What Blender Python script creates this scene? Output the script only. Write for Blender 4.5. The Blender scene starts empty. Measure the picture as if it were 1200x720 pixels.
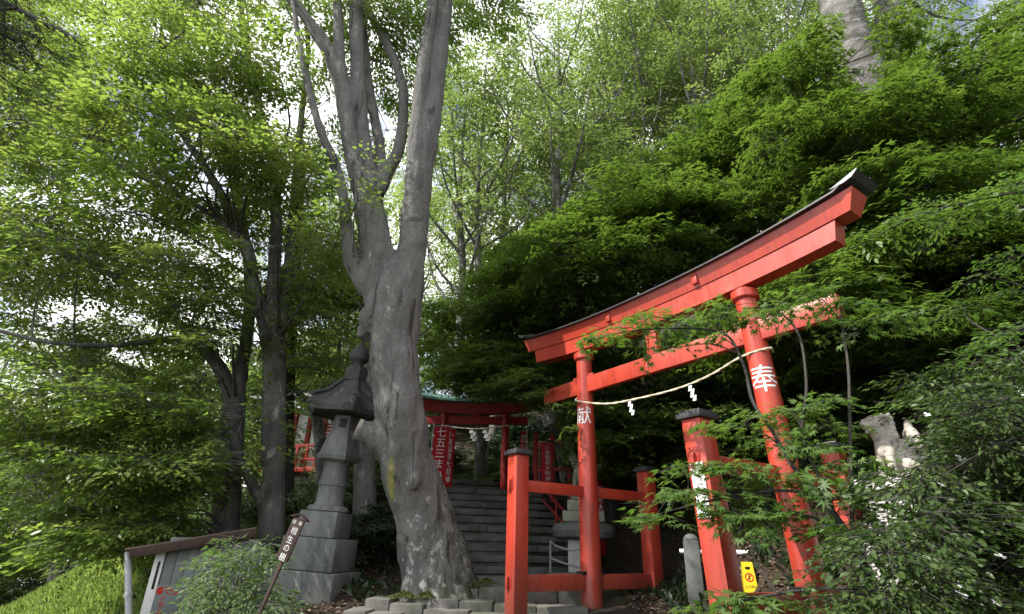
import bpy, bmesh, math, random
import numpy as np
from mathutils import Vector, Matrix, noise as mnoise

random.seed(7)
rng = np.random.default_rng(11)
SC = bpy.context.scene
COL = SC.collection
R = math.radians

# ------------------------------------------------------------------ camera
F_PX, PITCH, ROLL = 621.5, .4234, .0243
EYE = np.array([0., 0., 1.6])
_fw = np.array([0, math.cos(PITCH), math.sin(PITCH)])
_up = np.array([0, -math.sin(PITCH), math.cos(PITCH)])
_rt = np.array([1., 0, 0])
CR = math.cos(ROLL) * _rt + math.sin(ROLL) * _up
CU = math.cos(ROLL) * _up - math.sin(ROLL) * _rt


def ray(u, v):
    return CR * (u - 600) / F_PX - CU * (v - 360) / F_PX + _fw


def at(u, v, Y):
    """point of the place seen along a bearing, Y metres in front of the visitor"""
    d = ray(u, v)
    return EYE + d * (Y / d[1])


def atz(u, v, z):
    d = ray(u, v)
    return EYE + d * ((z - EYE[2]) / d[2])


def depth(P):
    return float((np.asarray(P) - EYE) @ _fw)


def bearing(P):
    Q = np.asarray(P, float) - EYE
    z = np.maximum(Q @ _fw, .05)
    return 600 + F_PX * (Q @ CR) / z, 360 - F_PX * (Q @ CU) / z, Q[..., 1]


cam = bpy.data.cameras.new('camera')
cam.sensor_width = 36
cam.lens = 36 * F_PX / 1200
cam.clip_start = .05
cam.clip_end = 2000
co = bpy.data.objects.new('camera', cam)
COL.objects.link(co)
m = Matrix.Identity(4)
for i in range(3):
    m[i][0], m[i][1], m[i][2], m[i][3] = CR[i], CU[i], -_fw[i], EYE[i]
co.matrix_world = m
SC.camera = co

# ------------------------------------------------------------------ materials
def new_mat(name):
    M = bpy.data.materials.new(name)
    M.use_nodes = True
    nt = M.node_tree
    nt.nodes.clear()
    out = nt.nodes.new('ShaderNodeOutputMaterial')
    return M, nt, out


def N(nt, typ, **kw):
    n = nt.nodes.new(typ)
    for k, v in kw.items():
        if k in n.inputs:
            n.inputs[k].default_value = v
        else:
            setattr(n, k, v)
    return n


def rgb(c):
    return (c[0], c[1], c[2], 1)


def coords(nt, scale=(1, 1, 1)):
    tc = N(nt, 'ShaderNodeTexCoord')
    mp = N(nt, 'ShaderNodeMapping')
    mp.inputs['Scale'].default_value = scale
    nt.links.new(tc.outputs['Object'], mp.inputs[0])
    return mp.outputs[0]


def noise_ramp(nt, vec, scale, lo, hi, detail=5, rough=.6, dist=0.):
    n = N(nt, 'ShaderNodeTexNoise', Scale=scale, Detail=detail, Roughness=rough, Distortion=dist)
    nt.links.new(vec, n.inputs['Vector'])
    r = N(nt, 'ShaderNodeMapRange')
    r.inputs[1].default_value = lo
    r.inputs[2].default_value = hi
    nt.links.new(n.outputs['Fac'], r.inputs[0])
    return r.outputs[0], n.outputs['Fac']


def mixc(nt, fac, a, b, blend='MIX'):
    mx = N(nt, 'ShaderNodeMix', data_type='RGBA', blend_type=blend)
    for sock, val in ((0, fac), (6, a), (7, b)):
        if hasattr(val, 'links'):
            nt.links.new(val, mx.inputs[sock])
        elif sock == 0:
            mx.inputs[0].default_value = val
        else:
            mx.inputs[sock].default_value = rgb(val)
    return mx.outputs[2]


def surface(name, c1, c2, scale=4., stretch=(1, 1, 1), rough=.8, bump=.3, bscale=None, spec=.3, coat=0.,
            c3=None, s3=9., lo3=.58, hi3=.66, bdist=.02, detail=6):
    """two colours mottled by noise, an optional third as crisp patches (wear, lichen), bump"""
    M, nt, out = new_mat(name)
    vec = coords(nt, stretch)
    f, raw = noise_ramp(nt, vec, scale, .32, .68, detail)
    col = mixc(nt, f, c1, c2)
    if c3 is not None:
        f3, _ = noise_ramp(nt, vec, s3, lo3, hi3, 7, .65, .4)
        col = mixc(nt, f3, col, c3)
    b = N(nt, 'ShaderNodeBsdfPrincipled')
    nt.links.new(col, b.inputs['Base Color'])
    b.inputs['Roughness'].default_value = rough
    b.inputs['Specular IOR Level'].default_value = spec
    b.inputs['Coat Weight'].default_value = coat
    b.inputs['Coat Roughness'].default_value = .25
    if bump:
        n2 = N(nt, 'ShaderNodeTexNoise', Scale=bscale or scale * 5, Detail=6., Roughness=.65)
        nt.links.new(vec, n2.inputs['Vector'])
        bp = N(nt, 'ShaderNodeBump', Strength=bump, Distance=bdist)
        nt.links.new(n2.outputs['Fac'], bp.inputs['Height'])
        nt.links.new(bp.outputs[0], b.inputs['Normal'])
    nt.links.new(b.outputs[0], out.inputs[0])
    return M


def leaf_mat(name, c1, c2, t1, t2, trans=.42, rough=.42, spec=.5):
    M, nt, out = new_mat(name)
    a = N(nt, 'ShaderNodeAttribute', attribute_name='leaf_tone')
    b = N(nt, 'ShaderNodeBsdfPrincipled')
    nt.links.new(mixc(nt, a.outputs['Fac'], c1, c2), b.inputs['Base Color'])
    b.inputs['Roughness'].default_value = rough
    b.inputs['Specular IOR Level'].default_value = spec
    t = N(nt, 'ShaderNodeBsdfTranslucent')
    nt.links.new(mixc(nt, a.outputs['Fac'], t1, t2), t.inputs['Color'])
    mx = N(nt, 'ShaderNodeMixShader', Fac=trans)
    mx.inputs[0].default_value = trans
    nt.links.new(b.outputs[0], mx.inputs[1])
    nt.links.new(t.outputs[0], mx.inputs[2])
    nt.links.new(mx.outputs[0], out.inputs[0])
    return M


MAT = {}
def worn_paint():
    """vermilion paint: faded patches, thin drips down the grain, small chips, darkened foot"""
    M, nt, out = new_mat('vermilion paint')
    vec = coords(nt, (1, 1, .3))
    v1 = coords(nt)
    f, _ = noise_ramp(nt, vec, 1.6, .3, .7, 5)
    col = mixc(nt, f, (.49, .057, .029), (.34, .032, .017))
    f, _ = noise_ramp(nt, coords(nt, (1, 1, .05)), 24., .52, .70, 4)
    m = N(nt, 'ShaderNodeMath', operation='MULTIPLY')
    nt.links.new(f, m.inputs[0])
    m.inputs[1].default_value = .7
    col = mixc(nt, m.outputs[0], col, (.21, .020, .014))
    f, _ = noise_ramp(nt, v1, 3.1, .60, .74, 8, .7)
    m = N(nt, 'ShaderNodeMath', operation='MULTIPLY')
    nt.links.new(f, m.inputs[0])
    m.inputs[1].default_value = .5
    col = mixc(nt, m.outputs[0], col, (.58, .14, .09))
    f, _ = noise_ramp(nt, vec, 11., .635, .66, 8, .74)
    col = mixc(nt, f, col, (.14, .05, .035))
    tc = N(nt, 'ShaderNodeTexCoord')
    sx = N(nt, 'ShaderNodeSeparateXYZ')
    nt.links.new(tc.outputs['Object'], sx.inputs[0])
    zr = N(nt, 'ShaderNodeMapRange')
    zr.inputs[1].default_value, zr.inputs[2].default_value = .75, -.40
    nt.links.new(sx.outputs['Z'], zr.inputs[0])
    n = N(nt, 'ShaderNodeTexNoise', Scale=5., Detail=6., Roughness=.7)
    nt.links.new(vec, n.inputs['Vector'])
    m = N(nt, 'ShaderNodeMath', operation='MULTIPLY')
    nt.links.new(zr.outputs[0], m.inputs[0])
    nt.links.new(n.outputs['Fac'], m.inputs[1])
    m2 = N(nt, 'ShaderNodeMath', operation='MULTIPLY', use_clamp=True)
    nt.links.new(m.outputs[0], m2.inputs[0])
    m2.inputs[1].default_value = 1.6
    col = mixc(nt, m2.outputs[0], col, (.10, .055, .04))
    b = N(nt, 'ShaderNodeBsdfPrincipled')
    nt.links.new(col, b.inputs['Base Color'])
    rn, _ = noise_ramp(nt, vec, 5., .3, .7)
    rr = N(nt, 'ShaderNodeMapRange')
    rr.inputs[3].default_value, rr.inputs[4].default_value = .26, .5
    nt.links.new(rn, rr.inputs[0])
    nt.links.new(rr.outputs[0], b.inputs['Roughness'])
    b.inputs['Coat Weight'].default_value = .15
    b.inputs['Coat Roughness'].default_value = .2
    bn = N(nt, 'ShaderNodeTexNoise', Scale=11., Detail=7., Roughness=.65)
    nt.links.new(coords(nt, (1, 1, .18)), bn.inputs['Vector'])
    sb = N(nt, 'ShaderNodeMath', operation='SUBTRACT')
    nt.links.new(bn.outputs['Fac'], sb.inputs[0])
    nt.links.new(f, sb.inputs[1])
    bp = N(nt, 'ShaderNodeBump', Strength=.28, Distance=.01)
    nt.links.new(sb.outputs[0], bp.inputs['Height'])
    nt.links.new(bp.outputs[0], b.inputs['Normal'])
    nt.links.new(b.outputs[0], out.inputs[0])
    return M


MAT['vermilion'] = worn_paint()
MAT['old_vermilion'] = surface('weathered vermilion paint', (.33, .022, .018), (.22, .016, .014), 2., (1, 1, .4), .55, .15)
MAT['banner'] = surface('red cloth', (.42, .018, .022), (.34, .014, .018), 3., rough=.85, bump=.15, bscale=30)
MAT['white'] = surface('white paint', (.80, .80, .78), (.72, .72, .70), 5., rough=.6, bump=.05)
MAT['paper'] = surface('white paper', (.82, .82, .80), (.76, .76, .74), 6., rough=.8, bump=.05)
MAT['rope'] = surface('straw rope', (.66, .60, .46), (.50, .44, .32), 20., rough=.9, bump=.5, bscale=80)
MAT['black'] = surface('black paint', (.012, .012, .013), (.02, .02, .02), 8., rough=.5, bump=.05)
MAT['cap'] = surface('grey sheet metal', (.030, .030, .034), (.055, .055, .06), 3., rough=.42, bump=.1, spec=.5)
MAT['tip'] = surface('bare zinc', (.30, .30, .31), (.20, .20, .21), 6., rough=.4, bump=.1, spec=.5)
MAT['copper'] = surface('green copper roof', (.11, .215, .18), (.07, .15, .125), 3., (1, 1, 1), .55, .15)
MAT['stone'] = surface('grey granite', (.15, .155, .145), (.085, .09, .085), 2.4, rough=.9, bump=.5, bscale=26,
                       c3=(.26, .265, .245), s3=5., lo3=.58, hi3=.72)
MAT['step_stone'] = surface('step stone', (.16, .155, .14), (.065, .066, .056), 3., rough=.9, bump=.5, bscale=22,
                            c3=(.075, .09, .045), s3=2.6, lo3=.56, hi3=.7)
MAT['dark_stone'] = surface('dark stair stone', (.15, .15, .143), (.065, .067, .062), 2., rough=.9, bump=.5, bscale=22,
                            c3=(.055, .07, .035), s3=2.6, lo3=.54, hi3=.68)
MAT['lantern_stone'] = surface('mossy lantern stone', (.215, .22, .21), (.078, .087, .078), 3.2, (1, 1, .35), .9, .7, 24,
                               c3=(.27, .285, .255), s3=7., lo3=.56, hi3=.70)
MAT['lantern_dark'] = surface('blackened lantern stone', (.10, .102, .098), (.04, .042, .04), 3., rough=.9, bump=.7, bscale=20,
                              c3=(.19, .19, .175), s3=6., lo3=.56, hi3=.72)
MAT['statue_stone'] = surface('pale carved stone', (.56, .52, .46), (.33, .305, .265), 4., rough=.85, bump=.6, bscale=22,
                              c3=(.12, .11, .09), s3=9., lo3=.54, hi3=.66)
MAT['pale_stone'] = surface('pale granite', (.62, .61, .58), (.46, .45, .43), 4., rough=.85, bump=.3, bscale=40)
MAT['lichen_stone'] = surface('lichen stone', (.30, .31, .24), (.17, .18, .13), 3., rough=.9, bump=.6, bscale=20,
                              c3=(.42, .43, .36), s3=5., lo3=.55, hi3=.68)
MAT['ground'] = surface('leaf litter soil', (.050, .034, .022), (.020, .016, .011), 1.3, rough=1., bump=.9, bscale=14, bdist=.06,
                        c3=(.030, .042, .014), s3=.8, lo3=.52, hi3=.62)
MAT['brown_wood'] = surface('brown stained wood', (.075, .045, .034), (.04, .025, .02), 6., (1, 1, .2), .7, .3)
MAT['panel'] = surface('grey green panel', (.20, .225, .22), (.155, .178, .172), 1.6, (1, 1, .3), .55, .1)
MAT['rust_roof'] = surface('brown roof sheet', (.10, .062, .050), (.16, .11, .09), 3., rough=.6, bump=.2)
MAT['galv'] = surface('galvanised pipe', (.42, .43, .44), (.32, .33, .34), 8., rough=.4, bump=.05, spec=.5)
MAT['yellow'] = surface('yellow plastic', (.78, .58, .02), (.72, .52, .02), 3., rough=.4, bump=.05, spec=.5)
MAT['sign_red'] = surface('red print', (.5, .03, .02), (.45, .03, .02), 3., rough=.5, bump=.0)
MAT['bark'] = surface('grey bark', (.20, .20, .185), (.070, .068, .062), 3.2, (1, 1, .45), .9, 1., 16, bdist=.04,
                      c3=(.36, .36, .33), s3=4.2, lo3=.56, hi3=.66, detail=9)
MAT['dark_bark'] = surface('dark bark', (.06, .055, .048), (.03, .028, .025), 2.4, (1, 1, .3), .95, .8, 14, bdist=.03)
MAT['pale_bark'] = surface('pale bark', (.21, .205, .19), (.060, .056, .048), 2.2, (1, 1, 1.6), .9, .9, 9, bdist=.05, c3=(.30, .30, .28), s3=3.4, lo3=.54, hi3=.64)
MAT['cut_wood'] = surface('cut wood', (.33, .30, .24), (.22, .20, .16), 9., rough=.8, bump=.3)
MAT['shrine_wall'] = surface('white plaster', (.78, .78, .76), (.70, .70, .68), 3., rough=.8, bump=.05)
MAT['petal'] = surface('white petal', (.80, .78, .78), (.74, .72, .74), 8., rough=.7, bump=.0)


BIG_BASE = at(508, 694, 10.0)


def big_bark():
    """old zelkova bark: vertical cracks, pale lichen low on the trunk, moss at the foot, one yellow green streak"""
    M, nt, out = new_mat('old zelkova bark')
    vec = coords(nt, (1, 1, .28))
    vec1 = coords(nt, (1, 1, .7))
    f, _ = noise_ramp(nt, vec, 3.0, .3, .7, 8, .7)
    col = mixc(nt, f, (.10, .098, .09), (.23, .227, .21))
    fsp, _ = noise_ramp(nt, vec1, 32., .42, .62, 4, .7)
    col = mixc(nt, fsp, col, mixc(nt, .5, col, (.06, .06, .056)))
    fc, _ = noise_ramp(nt, coords(nt, (1, 1, .10)), 5.5, .60, .70, 6, .6, .5)
    col = mixc(nt, fc, col, (.05, .047, .042))
    tc = N(nt, 'ShaderNodeTexCoord')
    sx = N(nt, 'ShaderNodeSeparateXYZ')
    nt.links.new(tc.outputs['Object'], sx.inputs[0])
    # lichen : patches that thin out upwards
    low = N(nt, 'ShaderNodeMapRange')
    low.inputs[1].default_value, low.inputs[2].default_value = 2.6, .2
    low.inputs[3].default_value, low.inputs[4].default_value = 0, .12
    nt.links.new(sx.outputs['Z'], low.inputs[0])
    ln = N(nt, 'ShaderNodeTexNoise', Scale=6.5, Detail=7., Roughness=.68, Distortion=.3)
    nt.links.new(vec1, ln.inputs['Vector'])
    ad = N(nt, 'ShaderNodeMath', operation='ADD')
    nt.links.new(ln.outputs['Fac'], ad.inputs[0])
    nt.links.new(low.outputs[0], ad.inputs[1])
    lr = N(nt, 'ShaderNodeMapRange')
    lr.inputs[1].default_value, lr.inputs[2].default_value = .655, .70
    nt.links.new(ad.outputs[0], lr.inputs[0])
    col = mixc(nt, lr.outputs[0], col, (.42, .42, .395))
    # moss on the side away from the light, near the foot
    mz = N(nt, 'ShaderNodeMapRange')
    mz.inputs[1].default_value, mz.inputs[2].default_value = 2.4, -.2
    nt.links.new(sx.outputs['Z'], mz.inputs[0])
    mxr = N(nt, 'ShaderNodeMapRange')
    mxr.inputs[1].default_value, mxr.inputs[2].default_value = -.15, .5
    nt.links.new(sx.outputs['X'], mxr.inputs[0])
    mm = N(nt, 'ShaderNodeMath', operation='MULTIPLY')
    nt.links.new(mz.outputs[0], mm.inputs[0])
    nt.links.new(mxr.outputs[0], mm.inputs[1])
    mn, _ = noise_ramp(nt, vec1, 4., .35, .6)
    m2 = N(nt, 'ShaderNodeMath', operation='MULTIPLY')
    nt.links.new(mm.outputs[0], m2.inputs[0])
    nt.links.new(mn, m2.inputs[1])
    col = mixc(nt, m2.outputs[0], col, (.035, .042, .014))
    # yellow green streak
    p = at(461, 560, 9.4) - BIG_BASE
    d = N(nt, 'ShaderNodeVectorMath', operation='SUBTRACT')
    nt.links.new(tc.outputs['Object'], d.inputs[0])
    d.inputs[1].default_value = tuple(p)
    sc = N(nt, 'ShaderNodeVectorMath', operation='MULTIPLY')
    sc.inputs[1].default_value = (1 / .085, 1 / .6, 1 / .50)
    nt.links.new(d.outputs[0], sc.inputs[0])
    le = N(nt, 'ShaderNodeVectorMath', operation='LENGTH')
    nt.links.new(sc.outputs[0], le.inputs[0])
    yn = N(nt, 'ShaderNodeTexNoise', Scale=9., Detail=5., Roughness=.7)
    nt.links.new(vec1, yn.inputs['Vector'])
    a2 = N(nt, 'ShaderNodeMath', operation='ADD')
    nt.links.new(le.outputs['Value'], a2.inputs[0])
    nt.links.new(yn.outputs['Fac'], a2.inputs[1])
    yr = N(nt, 'ShaderNodeMapRange')
    yr.inputs[1].default_value, yr.inputs[2].default_value = 1.5, 1.0
    yr.inputs[4].default_value = .75
    nt.links.new(a2.outputs[0], yr.inputs[0])
    col = mixc(nt, yr.outputs[0], col, (.30, .30, .05))
    b = N(nt, 'ShaderNodeBsdfPrincipled', Roughness=.9)
    b.inputs['Specular IOR Level'].default_value = .25
    nt.links.new(col, b.inputs['Base Color'])
    bn = N(nt, 'ShaderNodeTexNoise', Scale=9., Detail=8., Roughness=.7)
    nt.links.new(vec, bn.inputs['Vector'])
    sb = N(nt, 'ShaderNodeMath', operation='SUBTRACT')
    nt.links.new(bn.outputs['Fac'], sb.inputs[0])
    nt.links.new(fc, sb.inputs[1])
    bp = N(nt, 'ShaderNodeBump', Strength=1., Distance=.05)
    nt.links.new(sb.outputs[0], bp.inputs['Height'])
    nt.links.new(bp.outputs[0], b.inputs['Normal'])
    nt.links.new(b.outputs[0], out.inputs[0])
    return M


LEAF = {
    'zelkova': leaf_mat('zelkova leaves', (.065, .115, .024), (.115, .17, .045), (.20, .32, .04), (.30, .43, .08), .45, .36),
    'zelkova_bright': leaf_mat('bright zelkova leaves', (.085, .15, .028), (.14, .20, .05), (.27, .42, .05), (.38, .50, .09), .48, .36),  # lighter, yellower than the plain zelkova leaf colour
    'zelkova_mid': leaf_mat('mid zelkova leaves', (.070, .12, .024), (.135, .19, .05), (.22, .35, .04), (.36, .48, .09), .47, .36),  # leaf colour between the plain and the bright zelkova
    'maple': leaf_mat('maple leaves', (.05, .090, .018), (.10, .15, .03), (.12, .22, .022), (.20, .32, .04), .40, .45),
    'near_maple': leaf_mat('near maple leaves', (.05, .10, .022), (.10, .165, .04), (.13, .27, .03), (.22, .38, .05), .38, .42),
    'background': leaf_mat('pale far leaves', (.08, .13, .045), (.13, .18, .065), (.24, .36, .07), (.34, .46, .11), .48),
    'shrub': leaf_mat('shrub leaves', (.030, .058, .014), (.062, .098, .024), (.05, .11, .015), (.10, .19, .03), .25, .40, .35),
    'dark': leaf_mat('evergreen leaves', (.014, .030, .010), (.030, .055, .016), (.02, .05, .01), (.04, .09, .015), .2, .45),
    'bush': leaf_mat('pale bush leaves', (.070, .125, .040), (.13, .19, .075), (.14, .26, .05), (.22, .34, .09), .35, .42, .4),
    'grass': leaf_mat('grass blades', (.20, .32, .08), (.30, .40, .13), (.46, .62, .13), (.52, .64, .16), .42, .5),
    'moss': leaf_mat('moss', (.06, .085, .015), (.10, .13, .025), (.10, .14, .02), (.14, .18, .03), .2, .8),
    'litter': leaf_mat('dead leaves', (.09, .055, .035), (.20, .14, .10), (.1, .06, .03), (.15, .1, .06), .12, .7),
    'conifer': leaf_mat('conifer needles', (.012, .026, .012), (.022, .045, .018), (.015, .04, .012), (.03, .07, .02), .15, .6),
}

# ------------------------------------------------------------------ object helpers
def tag(o, label=None, cat=None, group=None, kind=None):
    for k, v in (('label', label), ('category', cat), ('group', group), ('kind', kind)):
        if v:
            o[k] = v
    return o


def empty(name, loc, label, cat, group=None, rz=0.):
    o = bpy.data.objects.new(name, None)
    COL.objects.link(o)
    o.location = tuple(loc)
    o.rotation_euler = (0, 0, rz)
    o.empty_display_size = .2
    return tag(o, label, cat, group)


def link_mesh(name, me, mat, parent=None):
    o = bpy.data.objects.new(name, me)
    COL.objects.link(o)
    me.materials.clear()
    for mm in (mat if isinstance(mat, (list, tuple)) else [mat]):
        me.materials.append(mm)
    if parent is not None:
        o.parent = parent
    return o


def smooth_sharp(me, deg=35):
    me.polygons.foreach_set('use_smooth', [True] * len(me.polygons))
    try:
        me.set_sharp_from_angle(angle=R(deg))
    except Exception:
        pass


class MB:
    """collects pieces of one mesh"""
    def __init__(s):
        s.v, s.f, s.m = [], [], []

    def add(s, vs, fs, mi=0):
        o = len(s.v)
        s.v += [tuple(map(float, p)) for p in vs]
        s.f += [tuple(i + o for i in q) for q in fs]
        s.m += [mi] * len(fs)
        return s

    def box(s, c, size, rz=0., taper=1., bev=.012, mi=0, M=None):
        """bevelled box, centre c"""
        bm = bmesh.new()
        bmesh.ops.create_cube(bm, size=1)
        for v in bm.verts:
            k = taper if v.co.z > 0 else 1.
            v.co = Vector((v.co.x * size[0] * k, v.co.y * size[1] * k, v.co.z * size[2]))
        if bev:
            bmesh.ops.bevel(bm, geom=list(bm.edges), offset=min(bev, min(size) * .3), segments=2, affect='EDGES', profile=.5)
        X = Matrix.Translation(Vector(c)) @ Matrix.Rotation(rz, 4, 'Z')
        if M is not None:
            X = M @ X
        bm.transform(X)
        bm.verts.index_update()
        s.add([v.co for v in bm.verts], [[v.index for v in f.verts] for f in bm.faces], mi)
        bm.free()
        return s

    def tube(s, pts, rad, seg=10, cap=True, mi=0, rough=0., rfreq=2.):
        vs, fs = tube_geo(pts, rad, seg, cap, rough, rfreq)
        return s.add(vs, fs, mi)

    def lathe(s, prof, c=(0, 0, 0), seg=24, rz=0., mi=0):
        vs, fs = [], []
        for r, z in prof:
            for k in range(seg):
                a = rz + 2 * math.pi * k / seg
                vs.append((c[0] + r * math.cos(a), c[1] + r * math.sin(a), c[2] + z))
        for i in range(len(prof) - 1):
            for k in range(seg):
                k2 = (k + 1) % seg
                fs.append((i * seg + k, i * seg + k2, (i + 1) * seg + k2, (i + 1) * seg + k))
        fs.append(tuple(range(seg - 1, -1, -1)))
        fs.append(tuple((len(prof) - 1) * seg + k for k in range(seg)))
        return s.add(vs, fs, mi)

    def build(s, name, mat, parent=None, smooth=True, deg=35):
        me = bpy.data.meshes.new(name)
        me.from_pydata(s.v, [], s.f)
        if any(s.m):
            me.polygons.foreach_set('material_index', s.m)
        me.update()
        o = link_mesh(name, me, mat, parent)
        if any(s.m):
            me.polygons.foreach_set('material_index', s.m)
        if smooth:
            smooth_sharp(me, deg)
        return o


def catmull(pts, n):
    P = np.array(pts, float)
    if len(P) < 3:
        t = np.linspace(0, 1, n)[:, None]
        return P[0] * (1 - t) + P[-1] * t
    Q = np.vstack([2 * P[0] - P[1], P, 2 * P[-1] - P[-2]])
    out = []
    S = len(P) - 1
    for x in np.linspace(0, S, n):
        i = min(int(x), S - 1)
        t = x - i
        a, b, c, d = Q[i], Q[i + 1], Q[i + 2], Q[i + 3]
        out.append(.5 * ((2 * b) + (-a + c) * t + (2 * a - 5 * b + 4 * c - d) * t * t + (-a + 3 * b - 3 * c + d) * t ** 3))
    return np.array(out)


def tube_geo(pts, rad, seg=10, cap=True, rough=0., rfreq=2.):
    P = np.array(pts, float)
    n = len(P)
    rad = np.array(rad if hasattr(rad, '__len__') else [rad] * n, float)
    T = np.gradient(P, axis=0)
    T /= np.linalg.norm(T, axis=1)[:, None] + 1e-9
    up = np.array([0, 0, 1.]) if abs(T[0][2]) < .9 else np.array([1., 0, 0])
    nrm = np.cross(T[0], up)
    nrm /= np.linalg.norm(nrm)
    vs = []
    for i in range(n):
        nrm = nrm - T[i] * (nrm @ T[i])
        nrm /= np.linalg.norm(nrm) + 1e-9
        b = np.cross(T[i], nrm)
        for k in range(seg):
            a = 2 * math.pi * k / seg
            d = nrm * math.cos(a) + b * math.sin(a)
            r = rad[i]
            p = P[i] + d * r
            if rough:
                q = Vector(tuple(p * rfreq))
                p = P[i] + d * r * (1 + rough * mnoise.noise(q) + rough * .5 * mnoise.noise(q * 2.7))
            vs.append(p)
    fs = [(i * seg + k, i * seg + (k + 1) % seg, (i + 1) * seg + (k + 1) % seg, (i + 1) * seg + k)
          for i in range(n - 1) for k in range(seg)]
    if cap:
        fs.append(tuple(range(seg - 1, -1, -1)))
        fs.append(tuple((n - 1) * seg + k for k in range(seg)))
    return vs, fs


def text_geo(body, size, vertical=False, spacing=1.08, extrude=.001, slices=0):
    """lettering as mesh: x right, y up, centred; returns verts, faces"""
    V, Fc = [], []
    chars = list(body) if vertical else [body]
    for i, ch in enumerate(chars):
        cu = bpy.data.curves.new('lettering', 'FONT')
        cu.body = ch
        cu.size = size
        cu.align_x = 'CENTER'
        cu.align_y = 'CENTER'
        cu.resolution_u = 4
        o = bpy.data.objects.new('lettering', cu)
        COL.objects.link(o)
        dg = bpy.context.evaluated_depsgraph_get()
        me = bpy.data.meshes.new_from_object(o.evaluated_get(dg))
        bm = bmesh.new()
        bm.from_mesh(me)
        bmesh.ops.triangulate(bm, faces=list(bm.faces))
        if slices:
            for k in range(1, slices):
                x = (-.5 + k / slices) * size
                bmesh.ops.bisect_plane(bm, geom=list(bm.verts) + list(bm.edges) + list(bm.faces), plane_co=(x, 0, 0), plane_no=(1, 0, 0))
        xs = [v.co.x for v in bm.verts] or [0]
        ys = [v.co.y for v in bm.verts] or [0]
        cx, cy = (min(xs) + max(xs)) / 2, (min(ys) + max(ys)) / 2
        if not vertical:
            cy = (min(ys) + max(ys)) / 2
        off = -(i - (len(chars) - 1) / 2) * size * spacing if vertical else 0
        o0 = len(V)
        bm.verts.index_update()
        V += [(v.co.x - cx, v.co.y - cy + off) for v in bm.verts]
        Fc += [tuple(v.index + o0 for v in f.verts) for f in bm.faces]
        bm.free()
        bpy.data.objects.remove(o)
        bpy.data.curves.remove(cu)
        bpy.data.meshes.remove(me)
    return V, Fc


def letters(name, items, mat, parent, frame):
    """items: (body, size, x, y, vertical); frame(x, y) gives the point on the lettered surface"""
    mb = MB()
    for body, size, x, y, vert in items:
        V, Fc = text_geo(body, size, vert)
        mb.add([frame(px + x, py + y) for px, py in V], Fc)
    return mb.build(name, mat, parent, smooth=False)


def copy_tree(o, parent=None):
    kids = list(o.children)
    c = o.copy()
    COL.objects.link(c)
    if parent is not None:
        c.parent = parent
    for ch in kids:
        copy_tree(ch, c)
    return c


def remeshed(mb, name, voxel, mat, parent, smooth_iter=2):
    me = bpy.data.meshes.new(name)
    me.from_pydata(mb.v, [], mb.f)
    o = bpy.data.objects.new(name, me)
    COL.objects.link(o)
    md = o.modifiers.new('r', 'REMESH')
    md.mode = 'VOXEL'
    md.voxel_size = voxel
    sm = o.modifiers.new('s', 'SMOOTH')
    sm.iterations = smooth_iter
    sm.factor = .5
    dg = bpy.context.evaluated_depsgraph_get()
    me2 = bpy.data.meshes.new_from_object(o.evaluated_get(dg))
    bpy.data.objects.remove(o)
    bpy.data.meshes.remove(me)
    me2.name = name
    me2.polygons.foreach_set('use_smooth', [True] * len(me2.polygons))
    return link_mesh(name, me2, mat, parent)


# ------------------------------------------------------------------ terrain
def sstep(x, a, b):
    t = np.clip((x - a) / (b - a), 0, 1)
    return t * t * (3 - 2 * t)


def ground_h(x, y):
    x = np.asarray(x, float)
    y = np.asarray(y, float)
    base = np.interp(y, [-60, 4, 7, 9, 10, 12, 15.6, 18.5, 26, 45, 90, 300], [-.6, 0, .3, .55, .86, 1.05, 2.75, 3.3, 6.0, 13, 26, 40])
    keep = sstep(x, -16, -3.5)
    hi = np.maximum(base - 1.2, 0)
    base = base - hi * (1 - keep) * .85
    l = np.maximum(0, -3.3 - x)
    base = base - .27 * l + .002 * np.minimum(l, 25) ** 2
    xr = np.interp(y, [0, 5, 6.8, 8, 9, 11, 13, 16, 20, 40], [7.0, 5.0, 3.2, 2.5, 2.5, 2.5, 1.9, 1.2, 1.6, 4])
    r = np.maximum(0, x - xr)
    base = base + np.minimum(.80 * r, .80 * 9 + .35 * (r - 9) * (r > 9) + 0 * r) * sstep(r, 0, 1.2)
    lump = .10 * np.sin(x * 1.3 + 1.7 * np.sin(y * .7)) * np.sin(y * 1.1 + x * .4) + .05 * np.sin(x * 3.1 + y * 2.3)
    base = base + .80 * np.exp(-((x + 9.2) / 2.4) ** 2 - ((y - 14.2) / 2.2) ** 2)
    flat = np.exp(-((x - .3) / 2.5) ** 2 - ((y - 10.5) / 3.5) ** 2)
    return base + lump * (1 - flat) * sstep(np.abs(x), .5, 3)


def build_ground():
    xs = np.unique(np.concatenate([np.linspace(-400, -40, 19), np.linspace(-40, -12, 29), np.linspace(-12, 14, 131), np.linspace(14, 40, 27), np.linspace(40, 400, 19)]))
    ys = np.unique(np.concatenate([np.linspace(-60, -2, 16), np.linspace(-2, 22, 121), np.linspace(22, 60, 39), np.linspace(60, 600, 28)]))
    X, Y = np.meshgrid(xs, ys)
    Z = ground_h(X, Y)
    nx, ny = len(xs), len(ys)
    V = np.stack([X.ravel(), Y.ravel(), Z.ravel()], 1)
    fs = [(j * nx + i, j * nx + i + 1, (j + 1) * nx + i + 1, (j + 1) * nx + i) for j in range(ny - 1) for i in range(nx - 1)]
    mb = MB()
    mb.add(V, fs)
    o = mb.build('ground', MAT['ground'])
    tag(o, kind='structure')
    return o


build_ground()
def gz(x, y):
    return float(ground_h(x, y))

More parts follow.
